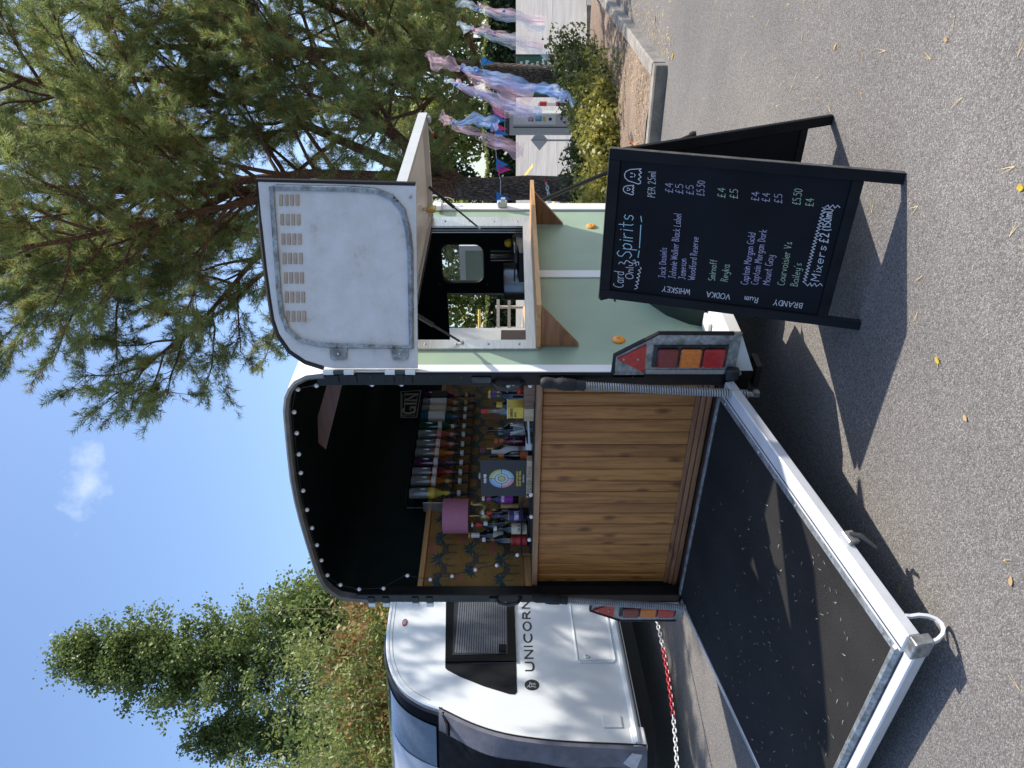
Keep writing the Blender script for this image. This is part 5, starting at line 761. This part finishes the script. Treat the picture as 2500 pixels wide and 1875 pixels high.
def litter(n,f,ln,wd,mat,name):
    V=[]
    for i in range(n):
        x,y,z=f(); a=rint(0,6.28)
        for b in (a,a+rint(.15,.5)): dx,dy=math.cos(b)*ln*rint(.6,1.2),math.sin(b)*ln*rint(.6,1.2); qx,qy=-math.sin(b)*wd,math.cos(b)*wd; V+=[(x-qx,y-qy,z+.002),(x+qx,y+qy,z+.002),(x+dx,y+dy,z+rint(.003,.012))]
    bigmesh(name,np.array(V),3,mat,kind='stuff')
NDL=M('dry_needles',((.30,.20,.08),(.62,.50,.27)),.7,isl=.8)
def rg():
    while 1:
        x,y=rint(-2.5,5),rint(-2.6,5)
        if not(-.1<x<1.9 and -1.7<y<3): return x,y,0.
litter(420,rg,.075,.0016,NDL,'pine_needle_litter')
litter(700,lambda:(lambda s:(2.12+abs(random.gauss(0,.28))-s*.045,4.6+s,0.))(rint(0,7)),.05,.004,NDL,'kerb_needle_litter')
litter(2600,lambda:(rint(-1.5,1.9),rint(4.85,8.5),.135),.07,.004,NDL,'bed_needle_litter')
litter(190,lambda:(lambda p:(p.x,p.y,p.z))(rp(rint(.1,1.55),1.45*random.random()**.6,-.003)),.02,.0009,M('pale_grit',(.5,.47,.4),.8),'ramp_needle_litter')
# ---------------------------------------------------------------- foliage tools
rng=np.random.default_rng(3)
def unit(v): return v/np.maximum(1e-9,np.linalg.norm(v,axis=-1,keepdims=True))
def leafquads(C,size,asp=.62,upbias=.35):
    n=len(C); nrm=unit(rng.normal(size=(n,3))+np.array([0,0,upbias])); t=unit(np.cross(nrm,rng.normal(size=(n,3)))); b=np.cross(nrm,t); s=(size*(.6+.8*rng.random(n)))[:,None]
    V=np.empty((n,4,3)); V[:,0]=C-t*s; V[:,1]=C+b*s*asp-t*s*.1; V[:,2]=C+t*s; V[:,3]=C-b*s*asp-t*s*.1; return V.reshape(-1,3)
def tufts(P,D,k=30,ln=.10,shoot=.19,wd=.0040):  # needles round each shoot
    n=len(P); D=unit(D); a=unit(np.cross(D,np.array([.3,.5,.81]))); b=np.cross(D,a); t=rng.random((n,k)); an=rng.random((n,k))*6.283; sp=.55+.5*rng.random((n,k))
    base=P[:,None]+D[:,None]*(t*shoot)[...,None]; rad=a[:,None]*np.cos(an)[...,None]+b[:,None]*np.sin(an)[...,None]; d=unit(D[:,None]*np.cos(sp)[...,None]+rad*np.sin(sp)[...,None]); L_=(ln*(.7+.5*rng.random((n,k))))[...,None]
    side=unit(np.cross(d,rng.normal(size=(n,k,3))))*wd; V=np.stack([base-side,base+side,base+d*L_],2); return V.reshape(-1,3)
def curve(p,d,L_,n,bend,jit): # returns points
    P=[np.array(p,float)]; d=np.array(d,float); d/=np.linalg.norm(d)
    for i in range(n): d=d+np.array([0,0,bend])/n+rng.normal(size=3)*jit; d/=np.linalg.norm(d); P.append(P[-1]+d*L_/n)
    return np.array(P)
NEED=M('pine_needles',((.085,.135,.06),(.40,.45,.14)),.5,sc=1.6,isl=.4,transl=.5,spec=.35); NEEDB=M('yellowing_needles',((.20,.13,.045),(.38,.29,.08)),.6,sc=2,isl=.5,transl=.35)
def pine(lab,stems,name='pine_tree',grow=None,seed=1,low=2.6,top=10.5,blen=3.1,dens=1.0,keep=None):
    global rng; rng=np.random.default_rng(seed)
    base=stems[0][0][0]; t=thing(name,lab,'tree',tuple(base),0,'pine trees beside the trailer')
    tr=mk('trunk',MB().tube(stems[0][0],stems[0][1],14),BARK,t,smooth=True)
    TP=[];TD=[]; mbr=MB()
    for P,r in stems[1:]: mk('limb',MB().tube(P,r,9),BARK2,t,smooth=True)
    for P,hz,le in grow:
        P=np.array(P,float); seg=np.linalg.norm(np.diff(P,axis=0),axis=1); cum=np.r_[0,np.cumsum(seg)]; tot=cum[-1]; s=hz*tot; az=rng.random()*6.28
        while s<tot:
            k=np.searchsorted(cum,s)-1; k=max(0,min(k,len(P)-2)); f=(s-cum[k])/seg[k]; p=P[k]*(1-f)+P[k+1]*f; frac=(s-hz*tot)/(tot*(1-hz)); L_=le*(1-.62*frac)*(.75+.5*rng.random()); az+=2.4+rng.normal()*.5
            ax=unit(P[k+1]-P[k]); e1=unit(np.cross(ax,np.array([.2,.9,.3]))); e2=np.cross(ax,e1); el=math.radians(rng.uniform(28,62)); d=(e1*math.cos(az)+e2*math.sin(az))*math.sin(el)+ax*math.cos(el)*.8; d[2]=max(d[2],-.1)
            B=curve(p,d,L_,7,.35 if frac>.15 else .05,.10); mbr.tube(B.tolist(),list(np.linspace(.034*L_/3+.008,.006,8)),5,cap=False)
            nt=int(13*dens*L_/2.6)+3
            for j in range(nt):
                u=.25+.75*(j+rng.random())/nt; q=B[min(6,int(u*7))]*(1-(u*7)%1)+B[min(7,int(u*7)+1)]*((u*7)%1) if u<1 else B[-1]; dd=unit(B[min(7,int(u*7)+1)]-B[min(6,int(u*7))])+rng.normal(size=3)*.55+np.array([0,0,.12]); l2=rng.uniform(.35,.95)*(1.1-.45*u)
                Tw=curve(q,dd,l2,4,.12,.14); mbr.tube(Tw.tolist(),[.007,.006,.005,.004,.003],3,cap=False)
                for m_ in range(int(10*dens)+1): v=.25+.75*rng.random(); w_=min(3,int(v*4)); pp=Tw[w_]+(Tw[w_+1]-Tw[w_])*(v*4-w_); TP.append(pp); TD.append(unit(Tw[w_+1]-Tw[w_])+rng.normal(size=3)*.5+np.array([0,0,.1]))
                TP.append(Tw[-1]); TD.append(Tw[-1]-Tw[-2])
            s+=rng.uniform(.13,.25)
    TP=np.array(TP);TD=np.array(TD)
    if keep is not None: kk=keep(TP); TP,TD=TP[kk],TD[kk]
    print('tufts',len(TP)); mk('branches',mbr,BARK2,t); old=rng.random(len(TP))<.15
    cr=bigmesh('crown',tufts(TP[~old],TD[~old]),3,NEED,t); bigmesh('yellowing_tufts',tufts(TP[old],TD[old],26),3,NEEDB,cr)
    cm=MB(); 
    for i in rng.choice(len(TP),min(90,len(TP)),replace=False): cm.ball(tuple(TP[i]+np.array([0,0,-.04])),.028,6,4,(1,1,1.4))
    c=mk('cones',cm,M('pine_cone',(.035,.022,.015),.8),cr); c['kind']='stuff'
    return t
B1=np.array(cs(3.16,12.5,.05)); V3=lambda *a:np.array(a,float)
def off3(p,x,d,z): q=Vector(p)+RT*x+Vector((-math.sin(YAW),math.cos(YAW),0))*d; return np.array([q.x,q.y,p[2]+z])
F1=off3(B1,.02,0,2.35)
T1=[B1,off3(B1,.0,0,.5),off3(B1,.03,0,1.2),off3(B1,.0,0,1.8),F1]
LD=[F1,off3(F1,-.05,.1,1.0),off3(F1,-.08,.1,2.2),off3(F1,-.02,.1,3.6),off3(F1,.0,.1,5.2),off3(F1,.02,.1,7.0),off3(F1,.0,.1,9.2)]
LC=[off3(F1,.06,0,-.05),off3(F1,.14,-.15,.9),off3(F1,.10,-.5,2.2),off3(F1,-.2,-1.0,3.8),off3(F1,-.7,-1.4,5.4),off3(F1,-1.3,-1.7,7.0)]
LA=[off3(F1,.05,0,-.15),off3(F1,.62,-.1,.75),off3(F1,1.35,-.3,1.6),off3(F1,2.2,-.4,2.5),off3(F1,2.9,-.5,4.0),off3(F1,3.3,-.5,6.0)]
LB2=[off3(F1,.05,0,-.05),off3(F1,.35,.2,.8),off3(F1,.9,.5,1.9),off3(F1,1.6,.7,3.4),off3(F1,2.1,.9,5.2),off3(F1,2.3,.9,7.2)]
LF1=[LD[2],off3(F1,-.5,-1.2,2.9),off3(F1,-1.0,-2.4,3.6),off3(F1,-1.5,-3.5,4.3),off3(F1,-1.9,-4.4,5.2)]
LF2=[LD[2],off3(F1,-1.0,-.5,2.9),off3(F1,-2.1,-1.0,3.6),off3(F1,-3.0,-1.5,4.4)]
LF3=[LD[3],off3(F1,.5,-1.3,4.4),off3(F1,.7,-2.7,5.3),off3(F1,.9,-4.0,6.2)]
LF4=[LD[3],off3(F1,-1.0,-.9,4.6),off3(F1,-1.9,-1.9,5.8),off3(F1,-2.3,-2.5,7.2)]
RF=[.06,.05,.04,.03,.015]
pine('nearer pine with forked reddish limbs rising behind the raised hatch',[(T1,[.22,.205,.195,.185,.18]),(LD,[.14,.125,.11,.095,.08,.055,.02]),(LC,[.10,.09,.075,.06,.045,.02]),(LA,[.115,.10,.085,.07,.05,.02]),(LB2,[.11,.095,.08,.065,.045,.02]),(LF1,RF),(LF2,RF[1:]),(LF3,RF[1:]),(LF4,RF[1:])],
 grow=[(LD,.16,3.0),(LC,.3,2.6),(LA,.16,2.3),(LB2,.3,2.6),(LF1,.25,1.9),(LF2,.3,1.9),(LF3,.25,2.0),(LF4,.25,2.0)],seed=5,dens=1.0)
B2=np.array(cs(5.18,13.0,.15)); T2=[B2,off3(B2,.05,0,.9),off3(B2,.16,.1,1.9),off3(B2,.34,.2,3.0),off3(B2,.5,.2,4.6),off3(B2,.6,.2,6.4),off3(B2,.6,.2,8.2)]
LE=[T2[3],off3(T2[3],.5,-.4,.9),off3(T2[3],1.0,-.8,2.2),off3(T2[3],1.3,-1.0,3.8)]
LG=[T2[2],off3(T2[2],-.6,-.8,.5),off3(T2[2],-1.2,-1.4,.9),off3(T2[2],-1.6,-1.9,1.6)]
LH=[T2[2],off3(T2[2],.7,-.9,.3),off3(T2[2],1.4,-1.7,.7),off3(T2[2],2.0,-2.3,1.4)]
pine('farther pine with a leaning dark trunk behind the shrubs',[(T2,[.165,.15,.14,.125,.10,.07,.02]),(LE,[.07,.06,.045,.02]),(LG,[.05,.04,.03,.012]),(LH,[.05,.04,.03,.012])],grow=[(T2,.22,2.5),(LE,.1,2.0),(LG,.15,1.6),(LH,.15,1.7)],seed=9,dens=.95)
# ---------------------------------------------------------------- broadleaf trees and bushes
def leaves_mat(n,a,b,tr=.35): return M(n,(a,b),.5,sc=.8,isl=.6,transl=tr,spec=.4)
POP=leaves_mat('poplar_leaves',(.055,.095,.03),(.25,.31,.085)); OLV=leaves_mat('willow_leaves',(.12,.16,.045),(.36,.40,.12)); BRN=leaves_mat('browning_leaves',(.20,.12,.045),(.42,.27,.10)); LIME=leaves_mat('lime_leaves',(.12,.16,.03),(.36,.40,.08)); SHR=leaves_mat('shrub_leaves',(.13,.14,.028),(.46,.42,.10)); SHD=leaves_mat('dark_shrub_leaves',(.03,.05,.015),(.13,.15,.045)); IVY=leaves_mat('ivy_leaves',(.015,.035,.012),(.06,.09,.025),.2); IVY_LIT=leaves_mat('ivy_leaves_lit',(.10,.13,.03),(.30,.32,.08)); FAR=leaves_mat('far_leaves',(.025,.05,.02),(.11,.15,.05)); STEM=M('pale_stems',(.26,.22,.12),.8,var=.3)
def crownpts(branches,per,spread,ncl=13,tight=.42):
    C=[]
    for B in branches:
        u=(.08+.92*rng.random(ncl)**.75)*(len(B)-1)*.999; i=u.astype(int); f=(u-i)[:,None]; K=B[i]*(1-f)+B[i+1]*f+rng.normal(size=(ncl,3))*spread*(1-.35*(u/(len(B)-1)))[:,None]
        w_=rng.random(ncl)+.3; k=rng.choice(ncl,per,p=w_/w_.sum()); C.append(K[k]+rng.normal(size=(per,3))*spread*tight*np.array([1,1,.75]))
    return np.concatenate(C)
def btree(name,lab,cat,x,d,h,wid,nb,per,size,mat,seed,steep=.8,start=.12,spread=.45,trunk=.16,bark=None,group=None,profile=None,stemr=.014,leader=True,asp=.62):
    global rng; rng=np.random.default_rng(seed); p=cs(x,d,0); z=gz(p.x,p.y); b=np.array([p.x,p.y,z]); t=thing(name,lab,cat,tuple(b),0,group); br=[]; mb=MB()
    if leader: mk('trunk',MB().tube([b,b+[.05,.03,h*.4],b+[.02,.05,h*.75],b+[0,0,h*.9]],[trunk,trunk*.7,trunk*.3,.012],9),bark or BARKG,t,smooth=True)
    for i in range(nb):
        s=start+(1-start)*(i+rng.random())/nb*.93 if leader else 0; az=rng.random()*6.28; pr=profile(s) if profile else math.sin(math.pi*min(1,.12+s))**.7
        if leader: L_=wid*pr/math.sqrt(1-steep**2)*rng.uniform(.7,1.08); dd=np.array([math.cos(az),math.sin(az),0])*math.sqrt(1-steep**2)+np.array([0,0,steep]); st=b+np.array([0,0,h*s*.92])
        else: L_=h*rng.uniform(.62,1.04); q=rng.normal(size=2)*wid*.35; dd=np.array([math.cos(az)*.24+q[0]*.25/wid,math.sin(az)*.24+q[1]*.25/wid,1.]); st=b+np.array([q[0],q[1],0])
        B=curve(st,dd,L_,6,.15 if leader else -.12,.07); br.append(B); mb.tube(B.tolist(),list(np.linspace(stemr*1.6,stemr*.3,7)),4,cap=False)
    mk('branches' if leader else 'stems',mb,bark or (BARKG if leader else STEM),t)
    C=crownpts(br,per,spread); 
    if not leader: C=C[C[:,2]>z+h*.06]
    bigmesh('crown' if cat=='tree' else 'foliage',leafquads(C,size,asp),4,mat,t); return t
pp=lambda s: max(.04,min(1,.6+s*1.5)*(1-max(0,s-.25)/.77)**1.05)*(.8+.35*math.sin(s*23)**2)
btree('poplar_tree','tall spire-shaped poplar, highest of the trees above the caravan','tree',-8.6,24,16.8,2.45,95,800,.056,POP,11,.87,.07,.40,.2,group='poplars behind the caravan',profile=pp)
btree('poplar_tree','shorter slim poplar at the left edge, beside the tall one','tree',-11.0,24,12.2,1.5,55,560,.054,POP,12,.87,.07,.33,.15,group='poplars behind the caravan',profile=pp)
btree('poplar_tree','rounded poplar crown between the tall spire and the trailer roof','tree',-6.85,23,8.6,1.75,66,760,.056,POP,13,.72,.12,.5,.16,group='poplars behind the caravan')
btree('bush','green bush right behind the caravan roof, next to the trailer','bush',-4.9,17,5.4,1.5,38,820,.058,OLV,21,leader=False,spread=.42,group='bushes behind the caravan')
btree('bush','bush with browning leaves above the caravan roof','bush',-5.35,15.6,4.9,1.2,32,760,.052,BRN,22,leader=False,spread=.42,group='bushes behind the caravan')
btree('bush','tall pale-stemmed bush above the front of the caravan','bush',-6.9,16,6.0,1.7,46,760,.054,OLV,23,leader=False,spread=.40,group='bushes behind the caravan',asp=.35)
btree('bush','pale-stemmed bush at the left edge of the view','bush',-8.2,15.6,6.5,1.7,46,760,.054,OLV,24,leader=False,spread=.42,group='bushes behind the caravan',asp=.35)
btree('bush','dark green bush filling the gap below the tall poplar','bush',-6.9,18.6,6.4,2.0,44,900,.06,POP,25,leader=False,spread=.5,group='bushes behind the caravan')
btree('sapling','sparse leggy sapling with bare twigs rising beside the trailer roof','bush',-4.35,17.4,6.9,.55,12,80,.055,OLV,26,leader=False,spread=.16,group='bushes behind the caravan')
# shrubs in the bed
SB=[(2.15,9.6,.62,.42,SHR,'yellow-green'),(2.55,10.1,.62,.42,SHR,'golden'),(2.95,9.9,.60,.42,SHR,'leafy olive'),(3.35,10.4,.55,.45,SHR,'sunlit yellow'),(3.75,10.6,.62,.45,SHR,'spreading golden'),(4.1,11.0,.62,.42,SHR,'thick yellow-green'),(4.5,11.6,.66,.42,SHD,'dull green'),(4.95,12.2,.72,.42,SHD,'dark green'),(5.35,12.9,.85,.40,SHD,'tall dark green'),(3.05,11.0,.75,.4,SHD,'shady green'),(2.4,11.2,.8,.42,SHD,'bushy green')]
pos=['hidden end of the row, nearest the trailer','second along from the trailer','third along, below the nearer pine','in front of the nearer pine','left of the charging pillar','in front of the charging pillar','right of the charging pillar','at the foot of the farther pine','below the green sign','behind the others at the nearer pine','behind the row close to the trailer']
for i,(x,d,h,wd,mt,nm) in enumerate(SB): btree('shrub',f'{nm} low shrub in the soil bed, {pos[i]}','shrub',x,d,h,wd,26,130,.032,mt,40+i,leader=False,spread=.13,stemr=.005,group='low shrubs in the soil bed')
# ivy-clad hedge wall and trees across the car park
rng=np.random.default_rng(77); a,b=cs(-9,38,0),cs(24,38,0); za=gz(a.x,a.y); t=thing('ivy_hedge','long clipped ivy hedge across the far side of the car park','hedge',tuple(cs(8,38,1.3)))
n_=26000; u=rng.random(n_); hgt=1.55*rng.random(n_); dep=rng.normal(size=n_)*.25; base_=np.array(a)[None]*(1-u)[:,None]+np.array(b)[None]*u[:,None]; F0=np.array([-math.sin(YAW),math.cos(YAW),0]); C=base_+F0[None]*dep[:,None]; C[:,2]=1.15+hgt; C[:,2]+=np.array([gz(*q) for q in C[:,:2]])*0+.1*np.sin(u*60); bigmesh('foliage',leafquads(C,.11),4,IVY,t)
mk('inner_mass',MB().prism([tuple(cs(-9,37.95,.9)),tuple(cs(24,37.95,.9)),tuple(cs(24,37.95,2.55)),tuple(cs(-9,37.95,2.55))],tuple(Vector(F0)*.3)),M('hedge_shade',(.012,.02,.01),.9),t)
n_=7000; u=rng.random(n_); C=np.array(a)[None]*(1-u)[:,None]+np.array(b)[None]*u[:,None]+F0[None]*(rng.normal(size=n_)*.2)[:,None]; C[:,2]=2.68+.1*np.sin(u*60)+.12*rng.random(n_); bigmesh('lit_top_leaves',leafquads(C,.10),4,IVY_LIT,t)  # lighter leaf colour along the top paints in the sunlight on the hedge
FT=[(-6,44,10,2.6,FAR),(-2.5,42,8,2.4,OLV),(1.2,46,10,2.6,LIME),(4.5,43,8.5,2.2,LIME),(8.2,42,6.5,2.0,LIME),(11.0,45,9,2.6,FAR),(13.8,42,7,2.0,LIME),(16.2,46,11,2.8,FAR),(19.2,43,9,2.5,OLV),(22.5,45,11,3.,FAR),(25.5,48,11,3,FAR)]
fn=['first from the left, mostly behind the trailer','second from the left, showing through the trailer doorway','yellow-green, seen through the trailer window','yellow-green, behind the trailer front corner','lime green, left of the nearer pine trunk','dark, right above the charging pillar','lime green, between the two pine trunks','large and dark, behind the farther pine','olive, right of the farther pine','dark, near the right edge','farthest right, mostly out of view']
for i,(x,d,h,wd,mt) in enumerate(FT): btree('distant_tree',f'tree beyond the ivy hedge, {fn[i]}','tree',x,d,h,wd,44,130,.15,mt,60+i,.55,.14,.5,.14,group='trees beyond the ivy hedge')
# ---------------------------------------------------------------- tulle streamers and bunting in the pines
def tulle(name,c0,c1,lo,hi):
    m=M(name,(c0,c1),.9,sc=9,stretch=(1,1,.25)); t_=m.node_tree; n=t_.nodes; l=t_.links; p=n['Principled BSDF']; p.inputs['Specular IOR Level'].default_value=.05
    tc=n.new('ShaderNodeTexCoord'); mp=n.new('ShaderNodeMapping'); mp.inputs['Scale'].default_value=(7,7,1.2); l.new(tc.outputs['Object'],mp.inputs[0]); nz=nd(n,'ShaderNodeTexNoise',Scale=1.,Detail=2.,Distortion=.2); l.new(mp.outputs[0],nz.inputs[0])
    mr=n.new('ShaderNodeMapRange'); mr.inputs[1].default_value=.35; mr.inputs[2].default_value=.7; mr.inputs[3].default_value=lo; mr.inputs[4].default_value=hi; l.new(nz.outputs[0],mr.inputs[0])
    tr=n.new('ShaderNodeBsdfTranslucent'); tr.inputs[0].default_value=(*c1,1); ms=n.new('ShaderNodeMixShader'); ms.inputs[0].default_value=.5; l.new(p.outputs[0],ms.inputs[1]); l.new(tr.outputs[0],ms.inputs[2])
    tp=n.new('ShaderNodeBsdfTransparent'); m2=n.new('ShaderNodeMixShader'); l.new(mr.outputs[0],m2.inputs[0]); l.new(tp.outputs[0],m2.inputs[1]); l.new(ms.outputs[0],m2.inputs[2]); l.new(m2.outputs[0],n['Material Output'].inputs[0]); return m
TPK=tulle('pink_tulle',(.80,.52,.66),(.92,.70,.79),.20,.50); TBL=tulle('blue_tulle',(.24,.42,.88),(.44,.62,.94),.28,.62); TLB=tulle('pale_blue_tulle',(.46,.62,.84),(.70,.82,.92),.20,.48)
def at(px_,py_,d): return cs((1875-py_-937.5)/1878*d,d,CAM.z+(1248.2-px_)/1878*d)
def streamer(par,name,pts,ws,d,mat,seed,folds=2.3):
    r_=random.Random(seed); ph=[r_.uniform(0,6.28) for _ in range(4)]; P=[at(a,b,d) for a,b in pts]; Q=[]; Wd=[]; k=8
    for i in range(len(P)-1):
        for j in range(k): t=j/k; Q.append(P[i].lerp(P[i+1],t)); Wd.append(ws[i]*(1-t)+ws[i+1]*t)
    Q.append(P[-1]); Wd.append(ws[-1]); rows=[]; fwd=Vector((-math.sin(YAW),math.cos(YAW),0)); m=17
    for i,(q,wd) in enumerate(zip(Q,Wd)):
        tg=(Q[min(i+1,len(Q)-1)]-Q[max(i-1,0)]).normalized(); sd=tg.cross(fwd).normalized(); row=[]
        for j in range(m): u=j/(m-1)-.5; row.append(q+sd*(u*wd*(1+.16*math.sin(i*.7+ph[0])+.1*math.sin(i*1.7+ph[3])))+fwd*(.13*wd*math.sin(folds*6.28*u+ph[1]+i*.16)+.07*wd*math.sin(9.3*u+i*.31+ph[2])+.03*math.sin(i*.35+ph[2]))+sd*(.02*math.sin(i*.5+ph[3])))
        rows.append(row)
    return mk(name,MB().sheet(rows),mat,par,smooth=True)
def knot(par,a,b,d,r,mat): mk('knot',MB().ball(at(a,b,d),r,8,6,(1,1,1.3)),mat,par,smooth=True)
S_=[('rightmost pair of pale blue and pink tulle streamers hanging from a branch',9.6,[('L',[(1112,12),(1135,8),(1165,22)],[.04,.13,.05]),('P',[(1165,20),(1225,25),(1275,42),(1330,52)],[.05,.11,.13,.12]),('L',[(1168,26),(1215,36),(1275,52),(1330,68)],[.05,.12,.13,.08])],[(1166,23),(1230,27)]),
('second pair of blue and pink tulle streamers from the right edge',9.6,[('L',[(1115,62),(1135,64),(1155,72)],[.05,.11,.05]),('P',[(1155,70),(1185,72),(1208,80),(1250,92),(1325,118)],[.06,.11,.05,.12,.16]),('L',[(1156,76),(1200,88),(1255,103),(1300,114),(1338,140)],[.05,.12,.19,.17,.12])],[(1156,73),(1208,79)]),
('large pink streamer with a long blue one knotted below, before the farther pine',8.8,[('P',[(1040,133),(1060,146),(1090,156),(1125,166)],[.05,.18,.2,.06]),('B',[(1126,166),(1145,168),(1165,174),(1220,194),(1290,212),(1340,224),(1382,236)],[.05,.08,.06,.16,.15,.13,.10]),('B',[(1310,216),(1350,222),(1380,228),(1402,256)],[.06,.11,.10,.06]),('P',[(1128,172),(1180,196),(1240,218),(1300,238)],[.05,.17,.26,.24])],[(1126,167),(1166,174)]),
('pink and blue streamer pair hanging just left of the largest one',9.0,[('L',[(1085,196),(1100,198),(1112,206)],[.07,.05,.04]),('P',[(1112,200),(1125,208),(1190,240),(1250,268),(1302,288)],[.09,.07,.14,.20,.16]),('B',[(1114,207),(1160,222),(1220,248),(1290,272),(1322,280)],[.05,.08,.12,.13,.12])],[(1114,207)]),
('leftmost pink and blue streamer pair, next to the nearer pine trunk',9.0,[('P',[(1074,284),(1090,290),(1105,300)],[.12,.12,.06]),('B',[(1106,300),(1130,298),(1165,292),(1200,300),(1212,318)],[.04,.07,.15,.16,.09]),('P',[(1104,304),(1150,322),(1210,346),(1260,366),(1278,368)],[.06,.10,.16,.18,.22])],[(1106,301)])]
for i,(lab,d,ps,kn) in enumerate(S_):
    t=thing('tulle_streamer',lab,'streamer',tuple(at(*ps[0][1][0],d)),0,'tulle streamers in the pines'); mm={'P':TPK,'L':TLB,'B':TBL}
    for j,(c,pts,ws) in enumerate([(c,p_,w_) for c,p_,w_ in ps]+[(c,p_,[q*.42 for q in w_]) for c,p_,w_ in ps if c!='X']): streamer(t,{'P':'pink_strip','L':'pale_blue_strip','B':'blue_strip'}[c],pts,ws,d+.03*j,mm[c],i*7+j)
    for a,b in kn: knot(t,a,b,d,.017,M('blue_knot',(.12,.26,.72),.8) if i!=1 else M('pink_knot',(.75,.22,.45),.8))
t=thing('bunting','string of blue and pink triangular flags strung between the two pine trunks','bunting',tuple(at(1215,470,11.9))); ln_=[(1222,492,11.9),(1222,440,11.8),(1214,410,11.8),(1210,360,11.8),(1207,310,11.9),(1206,270,12.1),(1195,215,12.3),(1180,170,12.5),(1172,145,12.5)]
mk('cord',MB().tube([at(*q) for q in ln_],.006,5),LB['white'],t)
FB=M('flag_blue',(.03,.22,.62),.7,transl=.3); FP=M('flag_pink',(.75,.06,.28),.7,transl=.3)
for i,(a,b,d,m) in enumerate(((1212,482,11.85,FB),(1216,412,11.75,FP),(1211,400,11.75,FB),(1208,350,11.75,FB),(1209,325,11.8,FB),(1207,312,11.85,FP),(1206,292,11.9,FB),(1206,282,12,FP),(1205,272,12.05,FP),(1176,150,12.35,FB))):
    p=at(a,b,d); q=Vector((0,0,-1)); s=RT*.09; e=p+q*.2-RT*.02+Vector((0,0,0)); mk('flag',MB().add([p-s,p+s,e,(p-s+e)/2+FW*-.03,(p+s+e)/2+FW*.02],[(0,1,4,3),(3,4,2)]),m,t)
